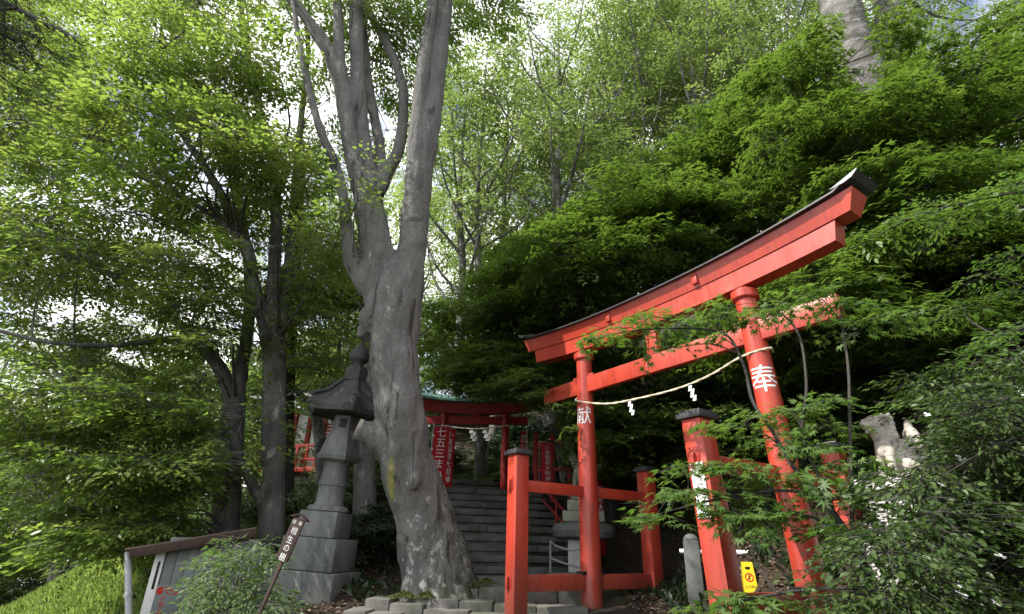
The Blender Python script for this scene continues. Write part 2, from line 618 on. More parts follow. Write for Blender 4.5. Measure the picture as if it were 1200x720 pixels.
# ------------------------------------------------------------------ leaves
TPL = {
    'rhomb': (np.array([(0, 0, 0), (.42, .25, .05), (1, 0, -.06), (.42, -.25, .05)]), [(0, 1, 2), (0, 2, 3)]),
    'oval': (np.array([(0, 0, 0), (.28, .20, .04), (.68, .19, .03), (1, 0, -.08), (.68, -.19, .03), (.28, -.20, .04)]),
             [(0, 1, 2, 3), (0, 3, 4, 5)]),
    'blade': (np.array([(0, -.03, 0), (.5, .035, .03), (1, 0, -.22), (.5, -.035, .03)]), [(0, 1, 2), (0, 2, 3)]),
    'needle': (np.array([(0, 0, 0), (.5, .05, 0), (1, 0, -.05), (.5, -.05, 0)]), [(0, 1, 2), (0, 2, 3)]),
}


def maple_tpl(lobes, depth_, wid):
    angs = np.linspace(-118, 118, lobes) if lobes > 3 else np.linspace(-62, 62, lobes)
    tips, sides = [], []
    lens = [1 - .48 * (abs(a) / 118) ** 1.3 for a in angs]
    V = [(0, 0, 0)]
    Fc = []
    half = (angs[1] - angs[0]) / 2
    sd = [(depth_ * math.cos(R(a)), depth_ * math.sin(R(a)), .02) for a in np.append(angs - half, angs[-1] + half)]
    V += sd
    for i, a in enumerate(angs):
        L = lens[i]
        # widest part of the lobe then a drawn-out point
        V.append((L * math.cos(R(a)), L * math.sin(R(a)), -.10 * L))
        Fc.append((0, 1 + i, len(V) - 1, 2 + i))
    return np.array(V), Fc


TPL['maple'] = maple_tpl(7, .30, .1)
TPL['maple3'] = maple_tpl(3, .34, .1)


def unit(a):
    return a / (np.linalg.norm(a, axis=-1, keepdims=True) + 1e-9)


def leaf_mesh(name, kind, P, A, Nn, S, tone, mat, parent, org):
    T, Fc = TPL[kind]
    n = len(P)
    A = unit(A)
    B = unit(np.cross(Nn, A))
    Nn = np.cross(A, B)
    V = P[:, None, :] - org + S[:, None, None] * (T[None, :, 0:1] * A[:, None] + T[None, :, 1:2] * B[:, None] + T[None, :, 2:3] * Nn[:, None])
    k = len(T)
    V = V.reshape(-1, 3)
    me = bpy.data.meshes.new(name)
    me.vertices.add(len(V))
    me.vertices.foreach_set('co', V.astype(np.float32).ravel())
    flat = np.concatenate([np.array(f) for f in Fc])
    lens = np.array([len(f) for f in Fc])
    loops = (flat[None, :] + (np.arange(n) * k)[:, None]).ravel()
    tot = np.tile(lens, n)
    me.loops.add(len(loops))
    me.loops.foreach_set('vertex_index', loops.astype(np.int32))
    me.polygons.add(len(tot))
    me.polygons.foreach_set('loop_start', np.concatenate([[0], np.cumsum(tot)[:-1]]).astype(np.int32))
    at_ = me.attributes.new('leaf_tone', 'FLOAT', 'POINT')
    at_.data.foreach_set('value', np.repeat(np.clip(tone, 0, 1), k).astype(np.float32))
    me.update(calc_edges=True)
    return link_mesh(name, me, mat, parent)


def twig_geo(P0, P1, r0, r1):
    """many thin three-sided twigs at once"""
    d = unit(P1 - P0)
    ref = np.where(np.abs(d[:, 2:3]) < .9, np.array([[0, 0, 1.]]), np.array([[1., 0, 0]]))
    a = unit(np.cross(d, ref))
    b = np.cross(d, a)
    V = []
    for P, r in ((P0, r0), (P1, r1)):
        for k in range(3):
            t = 2 * math.pi * k / 3
            V.append(P + (a * math.cos(t) + b * math.sin(t)) * np.reshape(r, (-1, 1)))
    V = np.stack(V, 1).reshape(-1, 3)
    base = (np.arange(len(P0)) * 6)[:, None, None]
    q = np.array([[0, 1, 4, 3], [1, 2, 5, 4], [2, 0, 3, 5]])[None] + base
    return V, q.reshape(-1, 4)


SUN_AZ = math.atan2(-.95, -.30)
SUN_EL = R(48)
SUN_DIR = (math.sin(SUN_AZ) * math.cos(SUN_EL), math.cos(SUN_AZ) * math.cos(SUN_EL), math.sin(SUN_EL))
# sight lines the photograph shows clear of leaves: (polygon of bearings, nearest clear distance)
CLEAR = []


def in_poly(u, v, poly):
    u = np.asarray(u)
    v = np.asarray(v)
    ins = np.zeros(u.shape, bool)
    j = len(poly) - 1
    for i in range(len(poly)):
        xi, yi = poly[i]
        xj, yj = poly[j]
        c = ((yi > v) != (yj > v)) & (u < (xj - xi) * (v - yi) / (yj - yi + 1e-9) + xi)
        ins ^= c
        j = i
    return ins


def pads_in(poly, Y0, Y1, n, r, flat=.28, ns=36, jit=.3):
    us = [p[0] for p in poly]
    vs = [p[1] for p in poly]
    out = []
    tries = 0
    while len(out) < n and tries < 60 * n:
        tries += 1
        u, v = rng.uniform(min(us), max(us)), rng.uniform(min(vs), max(vs))
        if not in_poly(u, v, poly):
            continue
        Y = rng.uniform(Y0, Y1)
        c = at(u, v, Y)
        if c[2] < gz(c[0], c[1]) + .2:
            continue
        rr = r * rng.uniform(1 - jit, 1 + jit)
        out.append((c, rr, rr * flat, int(ns * (rr / r) ** 2)))
    return out


def foliage(limbs, pads, kind, size, per, length, lean=(0, 0, -.15), up_jit=.35, fan=.9, gap=True, clear=True, tone_bias=0., droop=.45):
    """returns leaf arrays and the wood (branches to each pad, twigs) as geometry"""
    LP = np.vstack([catmull(p, max(8, len(p) * 5)) for p, r in limbs])
    LR = np.concatenate([np.interp(np.linspace(0, 1, max(8, len(p) * 5)), np.linspace(0, 1, len(r)), r) for p, r in limbs])
    wood = MB()
    SP, SD, ST, SC_, SR_, BR_, SI_ = [], [], [], [], [], [], []
    tw0, tw1, twr = [], [], []
    for c, rr, rz, ns in pads:
        dv = c - LP
        dist = np.linalg.norm(dv, axis=1) + np.maximum(0, LP[:, 2] - c[2] + .2) * 1.5
        i = int(np.argmin(dist + rng.uniform(0, .4, len(dist))))
        q = LP[i]
        L = np.linalg.norm(c - q)
        if L > .15:
            mid = q + (c - q) * .5 + np.array([rng.normal(0, .08), rng.normal(0, .08), .10]) * L
            r0 = min(LR[i] * .55, .010 + .011 * L)
            BR_.append((catmull([q, mid, c], 7), np.linspace(r0, max(.005, r0 * .25), 7)))
        else:
            BR_.append(None)
        out = np.array([c[0] - q[0], c[1] - q[1], 0.])
        out = out / (np.linalg.norm(out) + 1e-6)
        ang = rng.uniform(0, 2 * math.pi, ns)
        rad = np.sqrt(rng.uniform(.02, 1, ns))
        off = np.stack([np.cos(ang) * rad * rr, np.sin(ang) * rad * rr, rng.normal(0, .5, ns) * rz * (1.1 - .5 * rad)], 1)
        off[:, 2] -= rr * (.18 if rz > .2 * rr else .09) * rad ** 2
        p = c + off
        rdir = np.stack([np.cos(ang), np.sin(ang), np.zeros(ns)], 1)
        d = unit(rdir * .9 + out * .7 + np.array(lean) + rng.normal(0, .28, (ns, 3)) * np.array([1, 1, .6]))
        SP.append(p)
        SD.append(d)
        ST.append(np.full(ns, rng.uniform(.05, .95)))
        SC_.append(np.repeat(c[None], ns, 0))
        SI_.append(np.full(ns, len(BR_) - 1))
        SR_.append(np.where(rng.random(ns) < .35, .004 + .0015 * rr, 0.))
    P = np.vstack(SP)
    D = np.vstack(SD)
    T0 = np.concatenate(ST)
    C0, R0, I0 = np.vstack(SC_), np.concatenate(SR_), np.concatenate(SI_)
    full = np.bincount(I0, minlength=len(BR_))
    if clear and CLEAR:
        u, v, Y = bearing(P + D * length * .5)
        keep = np.ones(len(P), bool)
        for poly, Ymax in CLEAR:
            keep &= ~(in_poly(u, v, poly) & (Y < Ymax))
        tt = (P[:, 2] - .9) / SUN_DIR[2]                         # the gap in the canopy that lets the sun onto the grass bank
        gx, gy = P[:, 0] - SUN_DIR[0] * tt, P[:, 1] - SUN_DIR[1] * tt
        keep &= ~((gx > -16) & (gx < -7.6) & (gy > 10.5) & (gy < 17.5) & (tt > .8))
        P, D, T0, C0, R0 = P[keep], D[keep], T0[keep], C0[keep], R0[keep]
        I0 = I0[keep]
    left_ = np.bincount(I0, minlength=len(BR_))
    for i, br in enumerate(BR_):
        if br is not None and left_[i] >= .3 * full[i]:
            wood.tube(br[0], br[1], 5, False)
    n = len(P)
    ln = length * rng.uniform(.7, 1.25, n)
    k = R0 > 0
    tw0.append(C0[k])
    tw1.append(P[k])
    twr.append(R0[k])
    tw0.append(P)
    tw1.append(P + D * ln[:, None])
    twr.append(np.full(n, .0028))
    a, b, r_ = np.vstack(tw0), np.vstack(tw1), np.concatenate(twr)
    V, q = twig_geo(a, b, r_, r_ * .5)
    wood.add(V, q.tolist())
    # leaves along each spray
    side0 = unit(np.cross(np.array([[0, 0, 1.]]), D) + 1e-6)
    nrm0 = unit(np.cross(D, side0) + rng.normal(0, .22, (n, 3)))
    side0 = unit(np.cross(nrm0, D))
    t = (np.arange(per)[None] + rng.uniform(0, 1, (n, per))) / per
    sgn = np.where((np.arange(per)[None] + rng.integers(0, 2, (n, 1))) % 2 == 0, 1., -1.)
    lat = sgn * rng.uniform(.15, 1, (n, per)) * fan * (.25 + .6 * np.sin(np.pi * np.clip(t, .05, .95))) * .38
    pos = P[:, None] + D[:, None] * (t * ln[:, None])[..., None] + side0[:, None] * (lat * ln[:, None])[..., None]
    pos[..., 2] -= .16 * ln[:, None] * t ** 2 + np.abs(lat) * ln[:, None] * .15
    pos += rng.normal(0, .018, pos.shape)
    th = sgn * rng.uniform(.35, 1.15, (n, per)) * (1 - .6 * t)
    ax = D[:, None] * np.cos(th)[..., None] + side0[:, None] * np.sin(th)[..., None]
    ax[..., 2] -= rng.uniform(0, droop, (n, per))
    nn = nrm0[:, None] + rng.normal(0, up_jit, (n, per, 3))
    sz = size * rng.uniform(.5, 1.25, (n, per)) * rng.uniform(.8, 1.2, (n, 1))
    tone = np.clip(T0[:, None] + rng.normal(0, .2, (n, per)) + tone_bias, 0, 1)
    return (pos.reshape(-1, 3), ax.reshape(-1, 3), nn.reshape(-1, 3), sz.ravel(), tone.ravel()), wood


LEAFCOUNT = [0]


def tree(name, label, cat, base, limbs, pads, kind='rhomb', size=.08, per=12, length=.45, leaf='zelkova', bark='bark', group=None,
         seg=9, rough=.10, trunk_obj=None, **kw):
    base = np.array(base, float)
    root = empty(name, base, label, cat, group)
    wood = MB()
    if trunk_obj is None:
        for p, r in limbs:
            nn = max(6, len(p) * 5)
            wood.tube(catmull(p, nn), np.interp(np.linspace(0, 1, nn), np.linspace(0, 1, len(r)), r), seg, True, 0, rough, 3.)
    if pads:
        L, w2 = foliage(limbs, pads, kind, size, per, length, **kw)
        wood.add(w2.v, w2.f)
        leaf_mesh('crown', kind, *L, LEAF[leaf], root, base)
        LEAFCOUNT[0] += len(L[0])
    if wood.v:
        wood.v = [(a[0] - base[0], a[1] - base[1], a[2] - base[2]) for a in wood.v]
        wood.build('trunk' if trunk_obj is None else 'branch', MAT[bark], root, deg=60)
    return root


def limb(pxs, dflt_r=None):
    """(u, v, Y, width in photo pixels) -> points and radii in metres"""
    P = [at(u, v, Y) for u, v, Y, w in pxs]
    return P, [w * depth(p) / F_PX / 2 for p, (_, _, _, w) in zip(P, pxs)]

# ------------------------------------------------------------------ main torii
T_POS = np.array([2.386, 8.28, .82])
T_ROT = -.974
_c, _s = math.cos(T_ROT), math.sin(T_ROT)
A_, D_ = 1.75, 1.497            # half spans between posts, and between posts and their supports


def tw(x, y, z):
    return T_POS + np.array([_c * x - _s * y, _s * x + _c * y, z])


def beam_sweep(x0, x1, n, bot, top, yb, yt, mb, mi=0, slant=0.):
    """a beam along x whose underside and top follow curves bot(x), top(x); yb / yt half depth at bottom and top"""
    vs, fs = [], []
    for i in range(n):
        x = x0 + (x1 - x0) * i / (n - 1)
        e = slant * (2 * i / (n - 1) - 1)
        vs += [(x - 0, -yb, bot(x)), (x - 0, yb, bot(x)), (x + e, yt, top(x)), (x + e, -yt, top(x))]
    for i in range(n - 1):
        a, b = 4 * i, 4 * i + 4
        for k in range(4):
            k2 = (k + 1) % 4
            fs.append((a + k, b + k, b + k2, a + k2))
    fs.append((3, 2, 1, 0))
    e = 4 * (n - 1)
    fs.append((e, e + 1, e + 2, e + 3))
    fs = [tuple(reversed(f)) for f in fs]
    return mb.add(vs, fs, mi)


def post_local(s, z):
    return s * (A_ - .003 * z) + (.050 * (3.6 - z) if s > 0 else 0)


def sup_x(s, z):
    return s * A_ + (.052 * (2.1 - z) if s > 0 else 0)


def view_angle(s, z):
    """angle round a post (local frame) that faces the visitor"""
    w = tw(post_local(s, z), 0, z)
    d = EYE - w
    return math.atan2(-_s * d[0] + _c * d[1], _c * d[0] + _s * d[1])


def build_torii():
    root = empty('torii_gate', T_POS, 'large vermilion torii gate with four square support posts and curved top beam', 'torii', rz=T_ROT)
    V = MAT['vermilion']
    sag = lambda x: .185 * (abs(x) / 3.4) ** 2.3
    posts = []
    for s in (-1, 1):
        mb = MB()
        zs = np.linspace(-.9, 4.22, 16)
        mb.tube([(post_local(s, z), 0, z) for z in zs], .178 - .034 * np.clip(zs, 0, 4.3) / 4.2, 40)
        p = mb.build('main_post', V, root, deg=50)
        posts.append(p)
        c2 = MB()
        c2.lathe([(.175, 4.06), (.19, 4.08), (.19, 4.185)], (post_local(s, 4.1), 0, 0), 36)
        c2.build('collar', V, p)
        # the written character, wrapped round the post
        ch, z0, sz, da = ('献', 2.98, .34, -R(19)) if s < 0 else ('奉', 2.86, .40, -R(3))
        Vt, Ft = text_geo(ch, sz, slices=9)
        a0 = view_angle(s, z0) + da
        lm = MB()
        pts = []
        for x, y in Vt:
            z = z0 + y
            r = .178 - .034 * z / 4.2 + .004
            a = a0 + x / r
            pts.append((post_local(s, z) + r * math.cos(a), r * math.sin(a), z))
        lm.add(pts, Ft)
        lm.build('painted_character', MAT['white'], p, smooth=False)
    mb = MB()
    mb.box((0, 0, 3.56), (5.82, .115, .295), bev=.008)
    mb.build('tie_beam', V, root)
    for s in (-1, 1):
        for k in (-1, 1):
            mb = MB()
            mb.box((s * A_ + k * .20, 0, 3.735), (.14, .075, .05), bev=.006)
            mb.build('wedge', V, root)
    mb = MB()
    mb.box((-.02, 0, 3.96), (.22, .12, .50), bev=.008)
    mb.build('strut', V, root)
    mb = MB()
    beam_sweep(-3.09, 3.09, 33, lambda x: 4.205 + sag(x), lambda x: 4.475 + sag(x), .125, .125, mb, slant=.05)
    mb.build('lintel', V, root, deg=25)
    mb = MB()
    beam_sweep(-3.34, 3.34, 35, lambda x: 4.48 + sag(x), lambda x: 4.715 + sag(x) * 1.22, .14, .20, mb, slant=.11)
    for x in (-.85, 1.05):
        mb.box((x, -.182, 4.62), (.10, .05, .16), bev=.006)
    top = mb.build('top_beam', V, root, deg=25)
    mb = MB()
    up = lambda x: 4.718 + sag(x) * 1.22
    pts = []
    n = 41
    vs, fs = [], []
    for i in range(n):
        x = -3.42 + 6.84 * i / (n - 1)
        z = up(min(3.4, abs(x))) + .55 * max(0, abs(x) - 3.3)
        vs += [(x, -.275, z - .004), (x, -.275, z + .02), (x, 0, z + .12), (x, .275, z + .02), (x, .275, z - .004), (x, 0, z)]
    for i in range(n - 1):
        a, b = 6 * i, 6 * i + 6
        for k in range(6):
            k2 = (k + 1) % 6
            fs.append((a + k, a + k2, b + k2, b + k))
    fs.append((0, 1, 2, 3, 4, 5))
    fs.append(tuple(6 * (n - 1) + k for k in (5, 4, 3, 2, 1, 0)))
    mb.add(vs, fs)
    rf = mb.build('roof_cap', MAT['cap'], root, deg=20)
    for s in (-1, 1):
        mb = MB()
        z0, z1 = up(3.4) + .01, up(3.4) + .32
        x0, x1 = s * 3.30, s * 3.66
        zz = up(3.4)
        pr_ = [(s * 3.22, zz + .022), (s * 3.40, zz + .03), (s * 3.50, zz + .06), (s * 3.58, zz + .135), (s * 3.565, zz + .14), (s * 3.36, zz + .07)]
        vs = [(x, y, z) for y in (-.281, .281) for x, z in pr_]
        k = len(pr_)
        mb.add(vs, [tuple(range(k)), tuple(range(2 * k - 1, k - 1, -1))], 0)
        mb.add(vs, [(i, i + k, (i + 1) % k + k, (i + 1) % k) for i in range(k)], 1)
        bm = mb.build('roof_tip', [MAT['tip'] if s > 0 else MAT['cap'], MAT['cap']], rf, deg=20)
    for s in (-1, 1):
        for k in (-1, 1):
            mb = MB()
            mb.box((0, k * D_, .68), (.25, .25, 2.9), bev=.014)
            mb.v = [(x + sup_x(s, z), y, z) for x, y, z in mb.v]
            sp = mb.build('support_post', V, root)
            mb = MB()
            mb.box((s * A_, k * D_, 2.165), (.335, .335, .06), bev=.008)
            mb.box((s * A_, k * D_, 2.21), (.28, .28, .03), bev=.01)
            mb.build('post_cap', MAT['cap'], sp)
            for z in (1.665, .285):
                mb = MB()
                mb.box((sup_x(s, z) - .03, k * (D_ + .14), z), (.05, .06, .17), bev=.006)
                mb.box((sup_x(s, z) + .035, k * (D_ + .127), z + .02), (.028, .012, .2), bev=.003, mi=1)
                mb.build('tenon', [V, MAT['old_vermilion']], sp)
            for z, hgt, nm in ((1.665, .175, 'upper_rail'), (.275, .23, 'lower_rail')):
                mb = MB()
                y0, y1 = k * .13, k * (D_ - .122)
                mb.box((sup_x(s, z), (y0 + y1) / 2, z), (.115, abs(y1 - y0), hgt), bev=.007)
                if nm == 'lower_rail':
                    mb.box((sup_x(s, z), k * .20, z + .135), (.15, .10, .05), bev=.006, mi=1)
                mb.build(nm, [V, MAT['black']], root)
    return root


build_torii()

# straw rope with paper streamers
def paper_streamer(mb, p, h, w, ax):
    """zigzag folded paper hanging at p; ax is the sideways direction"""
    ax = np.array(ax)
    z = 0
    x = 0
    n = 4
    for i in range(n):
        hh = h / n * 1.25
        a = p + ax * x + np.array([0, 0, -z])
        b = a + ax * w * .9
        dx = ax * (-w * .25)
        dy = np.array([-ax[1], ax[0], 0]) * .012 * (i % 2)
        dn = np.array([0, 0, -hh])
        t = np.array([-ax[1], ax[0], 0]) * .002
        vs = [a + dy, b + dy, b + dx + dn + dy, a + dx + dn + dy]
        vs2 = [q + t for q in vs]
        mb.add(vs + vs2, [(3, 2, 1, 0), (4, 5, 6, 7), (0, 1, 5, 4), (1, 2, 6, 5), (2, 3, 7, 6), (3, 0, 4, 7)])
        z += h / n * .8
        x += w * (.42 if i % 2 == 0 else -.05)


def rope_thing(name, label, pts, r, streams, loc, sx, h, w):
    root = empty(name, loc, label, 'shrine rope')
    loc = np.array(loc)
    P = catmull(pts, 60) - loc
    mb = MB()
    for k in range(2):                                       # two twisted strands
        q = []
        for i, p in enumerate(P):
            a = i * 1.5 + math.pi * k
            q.append(p + np.array([0, math.cos(a), math.sin(a)]) * r * .45)
        mb.tube(q, r * .8, 6)
    mb.build('cord', MAT['rope'], root)
    for i in streams:
        mb = MB()
        p = P[i]
        mb.tube([p, p + np.array([0, 0, -.03])], .004, 4)
        paper_streamer(mb, p + np.array([0, 0, -.02]), h, w, sx)
        mb.build('paper_streamer', MAT['paper'], root, smooth=False)
    return root


sx = np.array([_c, _s, 0])
rp = [tw(-A_ - .10, .13, 3.42), tw(-A_ - .19, -.02, 3.36), tw(-A_ + .02, -.19, 3.24), tw(-1.0, -.2, 3.05), tw(-.35, -.2, 3.0),
      tw(.5, -.2, 2.99), tw(1.1, -.2, 3.06), tw(1.62, -.19, 3.2), tw(1.95, -.06, 3.26), tw(1.9, .12, 3.26)]
rope_thing('shrine_rope', 'twisted straw rope with zigzag white paper hung between the big torii posts', rp, .0145, (25, 35), tw(0, 0, 3.0), sx, .25, .062)

# white notice on the front right support post
def notice():
    y = -D_ - .125
    o = tw(sup_x(1, 1.37), y - .012, 1.37)
    root = empty('notice_board', o, 'tall white paper notice with black handwriting on a square vermilion post', 'notice', rz=T_ROT)
    mb = MB()
    mb.box((0, 0, 0), (.16, .018, .56), bev=.003)
    root.rotation_euler = (0, R(-3), T_ROT)
    mb.build('board', MAT['paper'], root)
    letters('lettering', [('参拝の皆様', .042, .03, .14, True), ('境内では', .030, -.005, -.04, True), ('お静かに', .030, -.04, -.12, True), ('願います', .030, .045, -.17, True)],
            MAT['black'], root, lambda x, y_: (x, -.0105, y_))


notice()

# ------------------------------------------------------------------ stone lantern
def lantern():
    b = at(374, 707, 8.6)
    root = empty('stone_lantern', at(362, 707, 10.15), 'tall mossy stone lantern on stepped square plinth left of the great tree', 'stone lantern', rz=R(-7))
    root.scale = (10.15 / 8.6,) * 3
    root.rotation_euler = (0, R(3.3), R(-7))
    def zz(u, v):
        return at(u, v, 8.6)[2] - b[2]
    z1, z2, z3, z4 = zz(378, 668), zz(384, 630), zz(388, 596), zz(392, 590)
    zs, zf, zn, ze, zr, zb, zt = zz(397, 543), zz(398, 518), zz(404, 490), zz(404, 487), zz(410, 448), zz(412, 430), zz(415, 402)
    stone, dark = MAT['lantern_stone'], MAT['lantern_dark']
    tiers = [(1.30, -.55, .0), (1.04, .003, z1), (.84, z1 + .003, z2)]
    for w, a, c in tiers:
        mb = MB()
        half = w / 2
        mb.box((0, 0, (a + c) / 2), (w, w, c - a - .004), taper=.965 if a >= 0 else 1, bev=.016)
        mb.build('plinth_tier', stone, root)
    mb = MB()
    w = .60
    mb.box((0, 0, (z2 + .003 + z3 - .05) / 2), (w, w, z3 - .05 - z2), taper=.97, bev=.02)
    mb.lathe([(.285, z3 - .052), (.31, z3 - .03), (.285, z3 + .015), (.22, z3 + .05)], seg=32)
    for k in range(12):                                      # lotus petals round the top
        a = 2 * math.pi * k / 12
        mb.lathe([(.002, -.035), (.06, -.02), (.062, .0), (.03, .03), (.002, .035)], (.245 * math.cos(a), .245 * math.sin(a), z3 + .005), 10)
    mb.build('lotus_base', stone, root)
    mb = MB()
    za = z3 + .045
    mb.lathe([(.225, za), (.215, za + .03), (.208, za + .05), (.205, (za + zs) / 2 - .04), (.22, (za + zs) / 2 - .03), (.22, (za + zs) / 2 + .03), (.203, (za + zs) / 2 + .04),
              (.195, zs - .03), (.21, zs)], seg=36)
    mb.build('shaft', stone, root)
    mb = MB()
    mb.lathe([(.24, zs + .002), (.33, zs + .04), (.345, zs + .10), (.31, zs + .16), (.255, zf + .05), (.21, zf + .16)], seg=6, rz=R(10))
    mb.build('middle_platform', stone, root, deg=25)
    mb = MB()
    mb.lathe([(.205, zf + .162), (.20, zn), (.235, zn + .01)], seg=6, rz=R(10))
    fb = mb.build('fire_box', stone, root, deg=25)
    for k in range(6):
        a = R(40) + k * math.pi / 3
        if k % 2 == 0:
            mb = MB()
            M_ = Matrix.Rotation(a, 4, 'Z') @ Matrix.Translation((.176, 0, (zf + .16 + zn) / 2))
            mb.box((0, 0, 0), (.012, .11, (zn - zf - .16) * .62), bev=.003, M=M_)
            mb.build('window', MAT['black'], fb)
    # six sided roof with swept up corners, ribs on the ridges
    mb = MB()
    seg = 36
    rows = [(.58, ze - .02, .0), (.60, ze + .05, 1), (.50, ze + .13, .85), (.40, ze + .24, .5), (.30, ze + .40, .25), (.20, zr - .03, .1), (.17, zr, 0)]
    vs, fs = [], []
    for r, z, lift in [(.24, ze + .0, 0)] + rows:
        for k in range(seg):
            a = 2 * math.pi * k / seg
            m6 = (a % (math.pi / 3)) - math.pi / 6
            hexr = math.cos(math.pi / 6) / math.cos(m6)
            corner = (abs(m6) / (math.pi / 6)) ** 3
            rr = 1.07 * r * hexr * (1 + .14 * corner * lift)
            vs.append((rr * math.cos(a), rr * math.sin(a), z + .13 * corner * lift))
    nr = len(rows) + 1
    fs = [(i * seg + k, i * seg + (k + 1) % seg, (i + 1) * seg + (k + 1) % seg, (i + 1) * seg + k) for i in range(nr - 1) for k in range(seg)]
    fs += [tuple(range(seg - 1, -1, -1)), tuple((nr - 1) * seg + k for k in range(seg))]
    mb.add(vs, fs)
    rf = mb.build('roof', dark, root, deg=40)
    for k in range(6):
        a = k * math.pi / 3
        mb = MB()
        for da in (-.05, .05):
            pts = []
            for r, z, lift in rows[1:]:
                rr = 1.07 * r * (1 + .14 * lift)
                q = a + da * .35 / max(rr, .2)
                pts.append((rr * math.cos(q), rr * math.sin(q), z + .13 * lift + .015))
            mb.tube(catmull(pts, 14), np.linspace(.032, .02, 14), 7)
        mb.build('ridge_rib', dark, rf)
    mb = MB()
    mb.lathe([(.19, zr + .002), (.19, zb - .05), (.165, zb - .045), (.15, zb)], seg=6, rz=R(10))
    mb.lathe([(.07, zb), (.08, zb + .05), (.155, zb + .12), (.165, zb + .20), (.13, zb + .29), (.05, zt - .04), (.012, zt + .04)], seg=28)
    mb.build('finial', dark, root, deg=30)


lantern()

# wooden name board of the twin tree
def name_board():
    b = at(296, 738, 7.0)
    root = empty('tree_name_board', b, 'brown wooden board with white lettering, leaning on a stick before the lantern', 'sign')
    top = at(353, 608, 7.0) - b
    ax = unit(np.array(top))
    sd = unit(np.cross(np.array([0.25, 1., 0]), ax))
    nn = np.cross(ax, sd)
    if nn[1] > 0:
        nn, sd = -nn, -sd
    L = np.linalg.norm(top)
    M_ = Matrix(((sd[0], nn[0], ax[0], 0), (sd[1], nn[1], ax[1], 0), (sd[2], nn[2], ax[2], 0), (0, 0, 0, 1)))
    sdx = sd if (sd @ CR) > 0 else -sd
    mb = MB()
    mb.box((0, 0, L * .35), (.034, .030, L * .98), bev=.004, M=M_)
    mb.build('stick', MAT['brown_wood'], root)
    mb = MB()
    mb.box((0, .028 * 1, L - .24), (.17, .022, .48), bev=.004, M=M_)
    mb.build('board', MAT['brown_wood'], root)
    mb = MB()
    for k in (-1, 1):
        Mr = M_ @ Matrix.Translation((k * .055, .02, L + .022)) @ Matrix.Rotation(k * R(24), 4, 'Y')
        mb.box((0, 0, 0), (.13, .075, .016), bev=.003, M=Mr)
    mb.build('board_roof', MAT['brown_wood'], root)
    f = lambda x, y: sdx * x + nn * .0405 + ax * (L - .24 + y)
    for it in (('相生の樹', .092, 0, -.055, True), ('縁', .052, .045, .19, True), ('結', .052, -.045, .19, True)):
        letters('lettering', [it], MAT['white'], root, f)


name_board()

# ------------------------------------------------------------------ stone stairs
def step_blocks(mb, P0, P1, z, h, d, nb, back):
    """a row of stone blocks between two ground points; back = direction uphill"""
    P0, P1, back = np.array(P0, float), np.array(P1, float), unit(np.array(back, float))
    cuts = np.sort(np.concatenate([[0, 1], (np.arange(1, nb) + rng.uniform(-.25, .25, nb - 1)) / nb]))
    for a, b in zip(cuts[:-1], cuts[1:]):
        q0, q1 = P0 + (P1 - P0) * a, P0 + (P1 - P0) * b
        mid = (q0 + q1) / 2 + back * (d / 2 + rng.uniform(-.012, .012))
        L = np.linalg.norm(q1 - q0)
        rz = math.atan2(q1[1] - q0[1], q1[0] - q0[0])
        mb.box((mid[0], mid[1], z - h / 2 + rng.uniform(-.006, .006)), (L - .008, d, h), rz + rng.uniform(-.006, .006), bev=.022)


def stairs():
    root = empty('stone_stairs', (.4, 12, 1.05), 'straight flight of dark stone steps climbing to the small torii', 'stairs')
    o = np.array([.4, 12, 1.05])
    dirv = np.array([-.235, .972])
    side = np.array([.972, .235])
    for i in range(12):
        z = 1.22 + .2 * i
        y = 12 + .40 * i
        if i > 9:
            y += 1.0
        c = np.array([.60, 12.0]) + dirv * (y - 12)
        half = 1.28 if i <= 9 else .85
        if i > 9:
            c = c - side * .45
        lft = -half + (-.10 * i if 3 < i <= 9 else 0) * .3
        p0 = np.append(c + side * lft, 0) - np.append(o[:2], 0)
        p1 = np.append(c + side * half, 0) - np.append(o[:2], 0)
        mb = MB()
        d = .62 if i not in (8, 9) else 1.7
        step_blocks(mb, p0, p1, z - o[2], .135, d, 3, (*dirv, 0))
        q = np.append(dirv * .06, 0)
        step_blocks(mb, p0 + q, p1 + q, z - o[2] - .137, .075, d - .07, 2, (*dirv, 0))
        st = mb.build('step', MAT['dark_stone'], root)
    o2 = atz(560, 700, .8)
    root = empty('curved_steps', (o2[0], o2[1], .5), 'low worn curved stone steps at the foot of the great tree', 'steps')
    oo = np.array([o2[0], o2[1], .5])
    rows = [[(402, 714, 8.8), (440, 719, 8.75), (500, 730, 8.7), (600, 742, 8.6)], [(428, 700, 9.15), (465, 706, 9.1), (520, 715, 9.0), (600, 722, 8.9), (700, 724, 8.8)],
            [(506, 702, 9.25), (550, 704, 9.25), (610, 711, 9.2), (690, 712, 9.2)], [(522, 690, 9.7), (575, 689, 9.7), (640, 690, 9.7), (690, 691, 9.7)], [(560, 679, 10.3), (620, 674, 10.4), (690, 673, 10.4)]]
    for px in rows:
        pts = catmull([at(*q) for q in px], len(px) + 1)
        mb = MB()
        for a, b in zip(pts[:-1], pts[1:]):
            bk = np.array([-(b - a)[1], (b - a)[0], 0])
            step_blocks(mb, np.append(a[:2], 0) - np.append(oo[:2], 0), np.append(b[:2], 0) - np.append(oo[:2], 0), (a[2] + b[2]) / 2 - oo[2], .34, .75, 1, bk)
        mb.build('step', MAT['step_stone'], root)


stairs()

